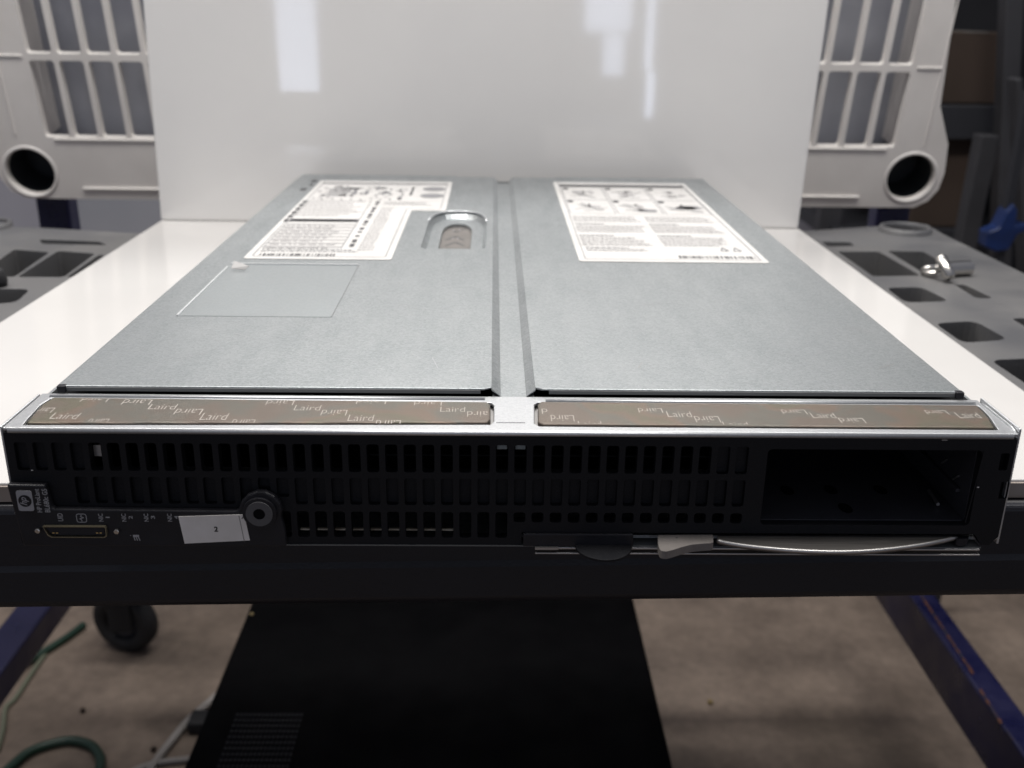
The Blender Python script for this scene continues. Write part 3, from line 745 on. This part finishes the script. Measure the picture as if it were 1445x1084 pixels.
lb.lines(gm, .06, .87, .3, .88, 1, .7, 0); lb.lines(gl, .06, .885, .45, .91, 2, .5, .2)
lb.barcode(gk, .54, .945, .95, .967)
for u in (.80, .87):
    for p, q in (((u, .895), (u+.02, .865)), ((u+.02, .865), (u+.04, .895)), ((u, .897), (u+.04, .897))): lb.line(gm, *p, *q, .001)
S('print', gl, 'ink_gl', parent=lab2); S('print', gm, 'ink_m', parent=lab2); S('print', gk, 'ink_k', parent=lab2)

# ---------------- front bezel
def FX(px, py, y=0): return UY(px, py, y)
xslot = lambda k: FX(708.5+26.05*k, 647)[0]
z1a, z1b = FX(708, 667.5)[1], FX(708, 628.5)[1]
z2a, z2b = FX(708, 713.5)[1], FX(708, 676)[1]
z3a, z3b = FX(683, 759)[1], FX(683, 723)[1]
z3s = FX(850, 738)[1]
sw = .0022
hs = []
for k in range(-26, 14):
    hs.append(rrect(xslot(k)-sw, z1a, xslot(k)+sw, z1b, .0008, 2))
for k in range(-23, 14):
    if k in (-13, -12): hs.append(rrect(xslot(k)-sw, z2a+.003, xslot(k)+sw, z2b, .0008, 2))
    else: hs.append(rrect(xslot(k)-sw, z2a, xslot(k)+sw, z2b, .0008, 2))
for k in range(-12, 1): hs.append(rrect(xslot(k)-sw, z3a, xslot(k)+sw, z3b, .0008, 2))
for k in range(1, 14): hs.append(rrect(xslot(k)-sw, z3s, xslot(k)+sw, z3b, .0011, 3))
bx0, bz1 = FX(1083, 634); bx1, bz0 = FX(1372, 742)
bx0 = FX(1077, 700)[0]; bx1 = FX(1377, 690)[0]
hs.append(rrect(bx0, bz0, bx1, bz1, .0015, 2))
for y_ in (652, 692): hs.append(rrect(FX(1417, y_)[0]-.0016, FX(1417, y_+12)[1], FX(1417, y_)[0]+.0016, FX(1417, y_-12)[1], .0005, 2))
HBz = H-.0018
xnot = FX(736, 760)[0]; znot = FX(900, 752)[1]; xn2 = FX(1375, 757)[0]
bz = [(-HX, 0.0006), (xnot, .0006), (xnot, znot), (xn2, znot), (xn2+.003, .0015), (HX-.003, .0012), (HX, .005), (HX, HBz), (-HX, HBz)]
bez = S('front_bezel', prism(nb(), bz, 0, .0038, hs, 'XZ'), 'bezel', .00035, seg=2)
b = nb()
box(b, xslot(-23.5), xslot(13.6), .0024, .0034, z2a-.001, z2b+.0006)
S('vent_louvre', b, 'slat', parent=bez)
for ka, kb in ((-26.5, -22.6), (11.5, 13.5)): S('vent_blank', box(nb(), xslot(ka), xslot(kb), .0022, .0034, z1a-.0008, z1b+.0008), 'slat', parent=bez)
b = nb(); box(b, FX(1440, 650)[0]-.012, FX(1440, 650)[0]-.001, .003, .0037, z2a, z1b); S('vent_blank', b, 'dark_in', parent=bez)
b = nb()
for k in range(-22, 12):   # the louvres have a thin lighter lower edge
    pass
b.free()
# inside parts glimpsed through the vents
for k in (0, 1): S('status_board', box(nb(), xslot(k)-.0019, xslot(k)+.0019, .0036, .0048, FX(708, 640)[1], FX(708, 631)[1]), 'pcb', .0002)
p = FX(128, 636, .004); b = box(nb(), xslot(-22)-.0021, xslot(-22)+.0021, .0040, .0050, p[1]-.0022, p[1]+.0022); S('inner_bracket', b, 'dull')
zz = FX(600, 744.5, .006)[1]
b = nb(); box(b, xslot(-11)-.002, xslot(-3)+.002, .0041, .0052, zz-.00028, zz+.00028); S('board_edge', b, 'glint')
zz = FX(700, 646, .006)[1]
b = nb(); box(b, xslot(-7)-.002, xslot(12), .008, .009, zz-.0003, zz+.0002); S('board_edge', b, 'slat')
b = nb(); box(b, -HX+.004, bx0-.002, .030, .031, .004, H-.004); S('inner_bulkhead', b, 'dark_in')
# drive bay
dy = .11
bay = nb()
t_ = .0008
box(bay, bx0+.0004, bx1-.0004, .0039, dy, bz0-t_, bz0+.0004)
box(bay, bx0-t_, bx0+.0003, .0039, dy, bz0, bz1); box(bay, bx1-.0003, bx1+t_, .0039, dy, bz0, bz1)
box(bay, bx0, bx1, dy, dy+t_, bz0, bz1); box(bay, bx0, bx1, .0039, dy, bz1-.0002, bz1+t_)
bayo = S('drive_bay', bay, 'bayplastic')
S('guide_rail', box(nb(), bx1-.0022, bx1-.0004, .010, dy-.01, bz0+.009, bz0+.0105), 'bayplastic', .0003, parent=bayo)
S('guide_rail', box(nb(), bx0+.0004, bx0+.0022, .010, dy-.01, bz0+.009, bz0+.0105), 'bayplastic', .0003, parent=bayo)
S('bay_connector', box(nb(), bx1-.035, bx1-.008, dy-.006, dy-.0001, bz0+.004, bz0+.010), 'black', .0005, parent=bayo)
S('bay_connector', box(nb(), bx0+.008, bx0+.035, dy-.006, dy-.0001, bz0+.004, bz0+.010), 'black', .0005, parent=bayo)
b = nb(); zf = bz0+.0006
for x_, y_ in ((1111, 692), (1172, 691), (1242, 691), (1193, 717)):
    q = U(x_, y_, 2, zf); flat(b, circle(q.x, q.y, .0026, .0042, 16), zf)
S('floor_hole', b, 'dark_in', parent=bayo)
b = nb()
for x_, y_, l in ((1332, 649, .006), (1348, 672, .006)):
    q = U(x_, y_, 0, bx1-.001); tube(b, [(bx1-.0008, q.y-.002, q.z+.001), (bx1-.0008, q.y+l*.3, q.z-.0022)], .0004, 8)
q = U(1317, 702, 2, zf+.001); tube(b, [(q.x-.0006, q.y-.006, zf+.001), (q.x+.0006, q.y+.006, zf+.001)], .0007, 8)
S('spring_clip', b, 'dull', parent=bayo)
b = nb(); p0 = FX(1389, 638, -.0004); p1 = FX(1362, 738, -.0004)
bar(b, (p0[0], -.0003, p0[1]), (p1[0], -.0003, p1[1]), .0004, .0003, V((0, 1, 0))); S('bay_trim', b, 'slat', parent=bez)
b = nb(); a = FX(1340, 618, -.0001); c = FX(1356, 618, -.0001); box(b, a[0], c[0], -.0002, .0002, a[1]-.0002, a[1]+.0003); a = FX(1333, 621, -.0001); box(b, a[0]-.001, a[0]+.001, -.0002, .0002, a[1]-.0002, a[1]+.0002)
S('paint_chip', b, 'dull', parent=bez)
# dust on the black plastic
for (x_, y_) in ((788, 612), (1380, 688), (45, 664)):
    q = FX(x_, y_, -.0002); S('dust_speck', box(nb(), q[0]-.0003, q[0]+.0004, -.00025, -.00002, q[1]-.0001, q[1]+.0002), 'paper', parent=bez)

# control module at lower left
MY = -.0030
def MX(px, py): return UY(px, py, MY)
arc = [MX(367+31*math.cos(a), 723-29*math.sin(a)) for a in [math.radians(x) for x in (175, 150, 125, 100, 75, 50, 25, 5, -15)]]
mod = [MX(33, 771), MX(9, 684), MX(63, 685), MX(72, 716), MX(76, 719)] + [MX(330, 722)] + arc + [MX(402, 750), MX(404, 772)]
cm = S('control_panel', prism(nb(), mod, MY, -.0001, plane='XZ'), 'black', .0006)
IY = MY-.00012
def FXm(px, py): return UY(px, py, IY)
# boss
bc = MX(367, 723)
S('boss', prism(nb(), circle(bc[0], bc[1], .0062, n=40), MY-.0012, MY-.0001, plane='XZ'), 'black', .0005, parent=cm)
S('boss_ring', ring(nb(), (bc[0], MY-.00125, bc[1]), .0049, .0022, 'y', .0004), 'ring', parent=cm)
S('boss_hole', prism(nb(), circle(bc[0], bc[1], .0021, n=24), MY-.00135, MY-.00122, plane='XZ'), 'dark_in', parent=cm)
# badge and lettering (turned 90 degrees, reading upwards)
q0 = FXm(28, 721); q1 = FXm(43, 693)
bw = FXm(50, 721)[0]-q0[0]; zl0, zh0 = q0[1], FXm(32, 692.5)[1]
xb0 = q0[0]-.0003
badge = S('badge', prism(nb(), rrect(xb0, zl0, xb0+bw, zh0, .0008, 3), IY-.0001, MY-.00005, plane='XZ'), 'badge', parent=cm)
bcx, bcz = xb0+bw/2, (zl0+zh0)/2
S('badge_disc', prism(nb(), circle(bcx, bcz, bw*.42, n=32), IY-.0002, IY-.00012, plane='XZ'), 'black', parent=cm)
UPD = (0, 0, 1); LFT = (-1, 0, 0)
b = nb(); text(b, 'hp', (bcx+bw*.26, IY-.0003, bcz-bw*.30), UPD, LFT, bw*.6, bw*.58, bold=.01, shear=.35)
S('badge_letters', b, 'badge', parent=cm)
b = nb()
def vtext(s, xpx, y0, y1, wpx, shift=0):          # column at photo x, spanning photo rows y0..y1, cap height wpx
    lo = FXm(xpx, y1); hi = FXm(xpx, y0); wd = FXm(xpx+wpx, y1)[0]-lo[0]
    text(b, s, (lo[0]+wd/2, IY, lo[1]), UPD, LFT, hi[1]-lo[1], wd, bold=.012)
vtext('HP ProLiant', 56.5, 690, 723, 7)
vtext('BL680c G5', 67.5, 690, 723, 7.5)
vtext('UID', 86, 724.5, 735.5, 7.5)
for i, x_ in enumerate((143, 175.5, 207, 240)):
    vtext('NIC', x_, 725, 736, 6.5); vtext(str(i+1), x_+9, 729.4 if i == 0 else 728, 731 if i == 0 else 732.5, 5.5)
# status icon: frame with a pulse line
a = FXm(109, 737); c = FXm(121, 725.5)
def ybox(bm, p, q, wd):
    p = V((p[0], IY, p[1])); q = V((q[0], IY, q[1])); t = (q-p).normalized(); n_ = V((-t.z, 0, t.x))*wd/2
    bm.faces.new([bm.verts.new(v) for v in (p-n_, q-n_, q+n_, p+n_)])
fr_ = rrect(a[0], a[1], c[0], c[1], .0007, 2)
for i in range(len(fr_)): ybox(b, fr_[i], fr_[(i+1) % len(fr_)], .00028)
cx_ = (a[0]+c[0])/2; hh = c[1]-a[1]
pul = [(cx_, a[1]+.0003), (cx_, a[1]+hh*.3), (cx_-.0008, a[1]+hh*.42), (cx_+.0009, a[1]+hh*.55), (cx_-.0004, a[1]+hh*.68), (cx_, a[1]+hh*.75), (cx_, c[1]-.0003)]
for p, q in zip(pul, pul[1:]): ybox(b, p, q, .00032)
a = FXm(187, 763); c = FXm(196, 754.5)
ybox(b, (a[0]+.0004, c[1]-.0006), (c[0], c[1]-.0006), .0010)
for k in range(3): ybox(b, (a[0]+.0007+.0008*k, c[1]-.001), (a[0]+.0010+.0009*k, a[1]), .00035)
ybox(b, (a[0]-.0006, c[1]-.0004), (a[0]-.0003, c[1]-.0004), .0003)
S('lettering', b, 'ink_g', parent=cm)
# connector
k0 = MX(63, 741); k1 = MX(153, 756.5)
cx0, cz1 = MX(62, 740.5); cx1, cz0 = MX(152, 756.5)
sh = [(cx0, cz1), (cx1, cz1), (cx1+.0003, cz1-.0006), (cx1+.0002, cz0+.0006), (cx1-.0006, cz0), (cx0+.0026, cz0), (cx0+.0014, cz0+.0008)]
def inset_poly(p, d):
    cx = sum(a[0] for a in p)/len(p); cz = sum(a[1] for a in p)/len(p)
    return [(a[0]+(d if a[0] < cx else -d), a[1]+(d if a[1] < cz else -d)) for a in p]
con = S('connector', prism(nb(), sh, MY-.0014, MY-.0001, [inset_poly(sh, .00030)], 'XZ'), 'brass', parent=cm)
S('connector_insert', prism(nb(), inset_poly(sh, .0008), MY-.0008, MY-.00008, plane='XZ'), 'black', parent=cm)
for x_ in (77, 82, 138.5, 143.5):
    q = MX(x_, 750.5); S('contact', box(nb(), q[0]-.0004, q[0]+.0004, MY-.001, MY-.0007, q[1]-.0002, q[1]+.00025), 'gold', parent=cm)
for x_, y_ in ((55, 747), (166, 748)):
    q = MX(x_, y_); S('screw', prism(nb(), [(q[0]+.0011*math.cos(math.radians(60*i)), q[1]+.0011*math.sin(math.radians(60*i))) for i in range(6)], MY-.0016, MY-.0001, plane='XZ'), 'steel', .0003, parent=cm)
# paper sticker
st = [MX(252, 728.5), MX(345, 725.5), MX(353, 762), MX(261, 766.5)]
st = [st[3], st[2], st[1], st[0]]
pap = S('sticker', prism(nb(), st, MY-.0004, MY-.00015, plane='XZ'), 'paper', parent=cm, label='white paper sticker with the number 2')
q = MX(303, 749.5); b = nb(); text(b, '2', (q[0], MY-.00048, q[1]), (1, 0, 0), (0, 0, 1), .0014, .0021, bold=.03); S('number', b, 'dark_in', parent=cm)
b = nb(); p0 = MX(337, 727); p1 = MX(345, 764); 
ybox_ = IY; 
v_ = [b.verts.new(v) for v in ((p0[0], MY-.00046, p0[1]), (p0[0]+.00025, MY-.00046, p0[1]), (p1[0]+.00022, MY-.00046, p1[1]), (p1[0], MY-.00046, p1[1]))]; b.faces.new(v_)
q = MX(341, 731); text(b, 'l', (q[0], MY-.00046, q[1]), (.8, 0, -.6), (.6, 0, .8), .0004, .0016)
S('crease', b, 'taupe', parent=cm)

# bottom rail, pull tab and latch lever
def rail_px(x0, x1, ypx, y, h, dpt):
    a = UY(x0, ypx, y); c = UY(x1, ypx, y); zz = (a[1]+c[1])/2
    return box(nb(), a[0], c[0], y, y+dpt, zz-h/2, zz+h/2)
bt = nb(); box(bt, -HX+.004, HX-.006, -.0004, .03, .0002, .00055); S('bottom_plate', bt, 'hem')
S('bottom_rail', rail_px(755, 1383, 775.2, -.0012, .0008, .004), 'dull', .0002)
S('bottom_rail', rail_px(755, 1383, 782.4, -.0016, .0006, .004), 'dull', .0002)
b = nb(); a = UY(738, 771, -.001); c = UY(894, 754, -.001); box(b, a[0], c[0], -.0012, .003, a[1], c[1]); S('tab_cover', b, 'black', .0004)
zt_ = UY(850, 772, -.002)[1]
tabp = [(UY(808, 774, -.002)[0], .003), (UY(895, 774, -.002)[0], .003)]
cxT = (tabp[0][0]+tabp[1][0])/2; rT = (tabp[1][0]-tabp[0][0])/2*.92
pts = [(cxT+rT*math.cos(a), -.001+(-.0112)*math.sin(a)) for a in [math.pi*i/20 for i in range(21)]]
S('pull_tab', prism(nb(), [(cxT-rT, .003)]+list(reversed(pts))+[(cxT+rT, .003)], .0004, .0014), 'bezel', .0004)
b = nb(); a = UY(834, 779, -.0022); c = UY(893, 773.5, -.0022); w2 = .00018
box(b, a[0], c[0], -.0024, -.0020, c[1]-w2, c[1]); box(b, a[0], a[0]+w2, -.0024, -.0020, a[1], c[1]-w2); S('tab_window', b, 'dull')
b = nb(); a = UY(755, 775, -.002); c = UY(788, 773, -.002); box(b, a[0], c[0], -.0022, -.0012, a[1]-.0002, c[1]+.0001); S('tab_window', b, 'dull')
zq = .0052
lev = [(928, 755), (1006, 754), (1007, 766), (992, 767), (976, 768.5), (962, 772), (950, 776), (940, 778.5), (932, 777), (929, 770)]
lp = roundpoly([UZ(x, y, zq) for x, y in lev], .0012, 3)
S('latch_lever', prism(nb(), lp, zq-.0032, zq), 'lever', .0005, seg=3)
q = UZ(955, 759, zq); S('lever_pip', prism(nb(), circle(q[0], q[1], .0004, n=12), zq, zq+.0001), 'ink_k')
zq2 = .0046
har = [(1012, 755), (1012, 761), (1030, 765), (1060, 769.5), (1100, 773.5), (1140, 776), (1180, 777), (1220, 776), (1260, 772.5), (1300, 767), (1330, 761), (1350, 756.5), (1350, 754)]
S('handle_bar', prism(nb(), [UZ(x, y, zq2) for x, y in har], zq2-.0022, zq2), 'lever2', .0005, seg=3)
ed = [(*UZ(x, y, zq2), zq2-.0006) for x, y in har[1:-1]]
S('handle_highlight', tube(nb(), smoothpath(ed, 4), .0008, 8), 'dull', smooth=True)  # added bright tube, stands in for the highlight along the bar's front edge
q = UZ(1365, 765, .003)
S('handle_pivot', prism(nb(), roundpoly([(bx1-.004, -.001), (HX-.012, -.001), (HX-.009, .004), (bx1-.004, .004)], .002), .0015, .0042), 'black', .0004)

# ================================================================== THINGS AROUND
# metal fitting on the tray
c0 = V((*UZ(1334, 391, TZ), TZ)); fit = thing('metal_fitting', 'small chrome clamp fitting with a crossbar lying on the right side tray', 'fitting', tuple(c0))
p1 = U(1368, 378, 2, TZ+.006); p0 = U(1334, 380, 2, TZ+.006)
obj('barrel', tube(nb(), [p0, p0.lerp(p1, .9), p1], .0062, 20), 'steel', fit, smooth=False)
obj('barrel_bore', tube(nb(), [p1, p1+(p1-p0).normalized()*.0004], .0038, 16), 'dark_in', fit)
a = U(1326, 362, 2, TZ+.018); b_ = U(1341, 393, 2, TZ+.004)
obj('crossbar', tube(nb(), [a, a.lerp(b_, .1), a.lerp(b_, .9), b_], 0, 16, rs=[.0034, .0048, .0048, .0034]), 'steel', fit, smooth=True)
l = [U(x, y, 2, TZ+z) for x, y, z in ((1332, 378, .007), (1320, 378, .0065), (1308, 379, .006), (1303, 383, .003), (1310, 386, .003), (1322, 386, .004))]
obj('loop', tube(nb(), smoothpath(l, 5), .0026, 12), 'steel', fit, smooth=True)
# black knob at the left frame edge
k = V((*UZ(-2, 404, TZ), TZ)); b = nb(); n = 24
rs = [[b.verts.new((k.x+r*math.cos(2*math.pi*i/n), k.y+r*math.sin(2*math.pi*i/n), TZ+z)) for i in range(n)] for r, z in ((.006, .0001), (.007, .004), (.0055, .012), (.003, .0145))]
for q, s in zip(rs, rs[1:]):
    for i in range(n): b.faces.new([q[i], q[(i+1) % n], s[(i+1) % n], s[i]])
b.faces.new(rs[0]); b.faces.new(rs[-1])
tag(obj('knob', b, 'rubber', origin=tuple(k), smooth=True), 'black rounded knob on the left tray beside a pocket', 'knob')

# black cabinet under the bench
CZ = -.45
cxl, cxr2 = UZ(300, 985, CZ)[0], UZ(923, 970, CZ)[0]
cab = thing('floor_cabinet', 'large matt black cabinet standing on the floor under the bench', 'cabinet', (-.06, .45, FZ))
obj('body', box(nb(), cxl, cxr2, .12, .80, FZ, CZ), 'boxblack', cab, bevel=.002)
a = UZ(335, 1010, CZ); c = UZ(425, 1100, CZ); b = nb()
x0, x1, y0, y1 = a[0], UZ(425, 1010, CZ)[0], c[1], a[1]
for i in range(16):
    xx = x0+(x1-x0)*i/15
    for j in range(12):
        yy = y0+(y1-y0)*j/11; box(b, xx-.0012, xx+.0012, yy-.0022, yy+.0022, CZ+.0002, CZ+.0011)
obj('vent_grille', b, 'apron', cab)
q = U(350, 866, 2, CZ+.001); obj('indicator', prism(nb(), circle(q.x+.004, q.y, .0022, n=12), CZ, CZ+.001), 'gold', cab)

# castor wheel on the floor
wc = U(181, 860, 1, 1.05); R_ = .052; wz = FZ+R_
wx = U(183, 915, 2, FZ); whl = thing('castor_wheel', 'dark rubber castor wheel on the concrete floor behind the left blue rail', 'wheel', (wx.x, wx.y, FZ))
def wheelbm(r0, r1, t0):
    b = nb(); n = 32
    prof = [(r1, -t0/2), (r0-.008, -t0/2), (r0, -t0/4), (r0, t0/4), (r0-.008, t0/2), (r1, t0/2)]
    rs = [[b.verts.new((wx.x+r*math.cos(2*math.pi*i/n)*.96+y*.25, wx.y+y+r*math.cos(2*math.pi*i/n)*-.25, wz+r*math.sin(2*math.pi*i/n))) for i in range(n)] for r, y in prof]
    for q, s in zip(rs, rs[1:]+rs[:1]):
        for i in range(n): b.faces.new([q[i], q[(i+1) % n], s[(i+1) % n], s[i]])
    return b
obj('tyre', wheelbm(R_, .028, .03), 'rubber', whl, smooth=True)
obj('hub', wheelbm(.0275, .004, .024), 'hub', whl, smooth=True)
obj('fork', box(nb(), wx.x-.018, wx.x+.018, wx.y-.024, wx.y-.019, wz-.008, wz+.075), 'rubber', whl, bevel=.003)
obj('fork', box(nb(), wx.x-.018, wx.x+.018, wx.y+.019, wx.y+.024, wz-.008, wz+.075), 'rubber', whl, bevel=.003)
obj('swivel_plate', box(nb(), wx.x-.05, wx.x+.05, wx.y-.04, wx.y+.04, wz+.0755, wz+.081), 'shelfmetal', whl, bevel=.002)

# hoses and cables on the floor
def floor_line(name, m, pts, r, label, cat, group=None):
    q = [U(x, y, 2, FZ+r) for x, y in pts]; o = q[0]
    tag(obj(name, tube(nb(), smoothpath(q, 8), r, 10), m, origin=(o.x, o.y, FZ), smooth=True), label, cat, group)
floor_line('garden_hose', 'green', [(0, 1096), (18, 1080), (40, 1062), (68, 1051), (100, 1045), (128, 1052), (141, 1068), (141, 1085), (134, 1110)], .0065, 'dark green hose curving across the floor in the bottom left corner', 'hose', 'hoses on the floor')
floor_line('garden_hose', 'green', [(118, 882), (98, 897), (78, 910), (62, 920), (30, 942), (-10, 975)], .006, 'short dark green hose passing under the left blue rail', 'hose', 'hoses on the floor')
floor_line('thin_hose', 'paleg', [(66, 920), (45, 950), (22, 985), (8, 1000), (4, 1030), (-4, 1060)], .0035, 'thin pale green hose beside the left blue rail', 'hose')
floor_line('power_cable', 'whitec', [(330, 960), (297, 990), (268, 1015), (243, 1045), (222, 1072), (205, 1100)], .0055, 'white cable coming out from behind the black cabinet', 'cable', 'white cables on the floor')
floor_line('power_cable', 'whitec', [(300, 1066), (262, 1072), (222, 1077), (190, 1088), (170, 1105)], .0045, 'white cable lying nearly sideways at the bottom edge of the picture', 'cable', 'white cables on the floor')
q = U(280, 1030, 2, FZ); b = nb(); box(b, q.x-.012, q.x+.02, q.y-.012, q.y+.02, FZ+.001, FZ+.02)
tag(obj('plug', b, 'rubber', origin=(q.x, q.y, FZ), bevel=.004), 'black plug on the floor against the left side of the cabinet', 'plug')
for x_, y_, lab in ((117, 1005, 'brown speck of debris on the floor left of the cabinet'), (1002, 993, 'yellowish crumb on the floor right of the cabinet'), (217, 1060, 'small pale crumb on the floor beside the white cables')):
    q = U(x_, y_, 2, FZ); b = nb(); bmesh.ops.create_icosphere(b, subdivisions=1, radius=.0045, matrix=Matrix.Translation((q.x, q.y, FZ+.003)))
    tag(obj('debris', b, 'crumb' if x_ > 1000 else 'cardboard', origin=(q.x, q.y, FZ)), lab, 'debris', 'specks of debris on the floor')

# background left: grey screen behind the panel
b = box(nb(), U(96, 300, 1, 1.3).x, U(232, 300, 1, 1.3).x+.3, 1.3, 1.33, FZ, .25)
tag(obj('room_divider', b, 'curtain', origin=(-.5, 1.3, FZ), bevel=.004), 'blue grey screen standing behind the beige panel', 'divider')

# storage rack on the right with boxes
RY = 1.45
rack = thing('storage_rack', 'dark metal storage rack in the shaded background at right', 'rack', (1.1, RY, FZ))
a = U(1300, 172, 1, RY)
zsh = U(1390, 172, 1, RY).z
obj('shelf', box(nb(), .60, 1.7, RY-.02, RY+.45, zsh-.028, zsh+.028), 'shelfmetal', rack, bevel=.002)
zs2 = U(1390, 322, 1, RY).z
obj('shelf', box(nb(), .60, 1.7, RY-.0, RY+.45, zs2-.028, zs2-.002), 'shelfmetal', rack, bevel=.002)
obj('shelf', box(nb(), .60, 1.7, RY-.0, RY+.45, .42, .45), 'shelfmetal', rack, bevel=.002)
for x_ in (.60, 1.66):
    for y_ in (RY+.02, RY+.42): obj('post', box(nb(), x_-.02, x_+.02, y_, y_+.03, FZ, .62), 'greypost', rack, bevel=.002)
def boxpx(name, m, x0, y0, x1, y1, Y, dep, label, z0=None):
    a = U(x0, y1, 1, Y); c = U(x1, y0, 1, Y); zb_ = a.z if z0 is None else z0
    xl, xr_ = U((x0), (y0+y1)/2, 1, Y).x, U(x1, (y0+y1)/2, 1, Y).x
    t = thing(name, label, 'box', ((xl+xr_)/2, Y+dep/2, zb_), 'cardboard boxes on the rack')
    obj('carton', box(nb(), xl, xr_, Y, Y+dep, zb_, c.z), m, t, bevel=.003)
    obj('tape', box(nb(), (xl+xr_)/2-.02, (xl+xr_)/2+.02, Y-.0008, Y+dep*.9, c.z-.001, c.z+.0008), 'taupe', t)
    return t
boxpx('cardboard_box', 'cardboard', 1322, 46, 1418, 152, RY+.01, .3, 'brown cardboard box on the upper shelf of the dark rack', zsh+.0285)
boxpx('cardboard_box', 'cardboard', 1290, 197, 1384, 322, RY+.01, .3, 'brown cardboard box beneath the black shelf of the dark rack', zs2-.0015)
def pole(name, p0, p1, Y, w_, m, label):
    a = U(*p0, 1, Y); c = U(*p1, 1, Y); d_ = (c-a).normalized(); t = (FZ-a.z)/d_.z; foot = a+d_*t
    o = obj(name, bar(nb(), foot, c, w_, .03, V((0, 1, 0))), m, origin=(foot.x, foot.y, FZ), bevel=.002); tag(o, label, 'pole', 'poles in the dark background')
pole('leaning_pole', (1362, 340), (1392, 190), 1.25, .028, 'greypost', 'grey pole leaning in front of the dark rack')
pole('leaning_pole', (1418, 200), (1428, -30), 1.38, .028, 'greypost', 'grey upright pole at the far right edge of the picture')
pole('leaning_pole', (1442, 330), (1432, 110), 1.20, .010, 'greypost', 'thin pale strut near the blue clamp')
# blue clamp
bcv = U(1408, 340, 1, 1.1)
cl = thing('bar_clamp', 'bright blue plastic clamp hanging in the dark background at right', 'clamp', tuple(bcv))
def pxpoly(l, Y): return [UY(x, y, Y) for x, y in l]
obj('jaw', prism(nb(), pxpoly([(1392, 350), (1394, 328), (1410, 322), (1420, 300), (1432, 288), (1437, 298), (1434, 318), (1450, 316), (1460, 322), (1436, 332), (1425, 352), (1405, 356)], 1.1), 1.1, 1.13, plane='XZ'), 'blue', cl, bevel=.003)
a = U(1415, 330, 1, 1.115); obj('bar', box(nb(), a.x-.006, a.x+.006, 1.108, 1.122, FZ, a.z+.2), 'shelfmetal', cl, bevel=.001)

# ================================================================== LIGHT
wd = bpy.data.worlds.new('World'); sc.world = wd; wd.use_nodes = True
wb = wd.node_tree.nodes['Background']; wb.inputs[0].default_value = (.80, .84, 1, 1); wb.inputs[1].default_value = .20
def area(name, loc, target, sx, sy, power, col, spread=180):
    l = bpy.data.lights.new(name, 'AREA'); l.shape = 'RECTANGLE'; l.size = sx; l.size_y = sy; l.energy = power; l.color = col; l.spread = math.radians(spread)
    o = bpy.data.objects.new(name, l); COL.objects.link(o); o.location = loc
    o.rotation_euler = (V(target)-V(loc)).to_track_quat('-Z', 'Y').to_euler(); return o
area('overhead_lamp', (-.5, .12, 1.45), (-.32, .2, 0), .25, .7, 16.5, (1, .966, .925))
area('overhead_lamp', (.5, .12, 1.45), (.32, .2, 0), .25, .7, 15, (1, .966, .925))
area('overhead_lamp', (0, .95, 1.35), (0, .2, 0), .9, .3, 13, (1, .985, .96))  # added lamp without a seen source, gives the covers their sheen and gradient
area('overhead_lamp', (-1.3, 1.0, 1.7), (-.9, 1.0, FZ), .25, 1.2, 9, (1, .93, .86))
area('overhead_lamp', (0, 1.9, 1.7), (-.2, 1.7, 0), 1.8, .25, 7, (1, .94, .87))
# daylight openings behind the photographer, mirrored faintly in the glossy backboard
BN = V((-(br.y-bl.y), br.x-bl.x, 0)).normalized()
def window_lamp(x0, y0, x1, y1, Yw, L_):
    ym = yb  # mirror plane
    def hit(px, py):
        p = U(px, py, 1, ym); d_ = (p-CAM).normalized(); d_ = d_-BN*2*d_.dot(BN); t = (Yw-p.y)/d_.y; return p+d_*t
    a = hit(x0, y1); c = hit(x1, y0); cx = (a.x+c.x)/2; cz = (a.z+c.z)/2; w_ = abs(c.x-a.x); h_ = abs(c.z-a.z)
    area('window_daylight', (cx, Yw, cz), (cx, Yw+1, cz), w_, h_, L_*w_*h_*math.pi, (.72, .80, 1))
for a in ((395, -60, 441, 128), (824, -60, 896, 44), (850, 48, 882, 106), (909, -60, 929, 98), (909, 100, 925, 165)):
    window_lamp(*a, -2.8, 6 if a[0] < 900 else 8 if a[1] < 0 else 8)

sc.render.engine = 'CYCLES'; sc.cycles.use_denoising = True
sc.cycles.max_bounces = 8; sc.cycles.caustics_reflective = False; sc.cycles.caustics_refractive = False
sc.view_settings.view_transform = 'Standard'; sc.view_settings.look = 'None'; sc.view_settings.exposure = 0; sc.view_settings.gamma = 1
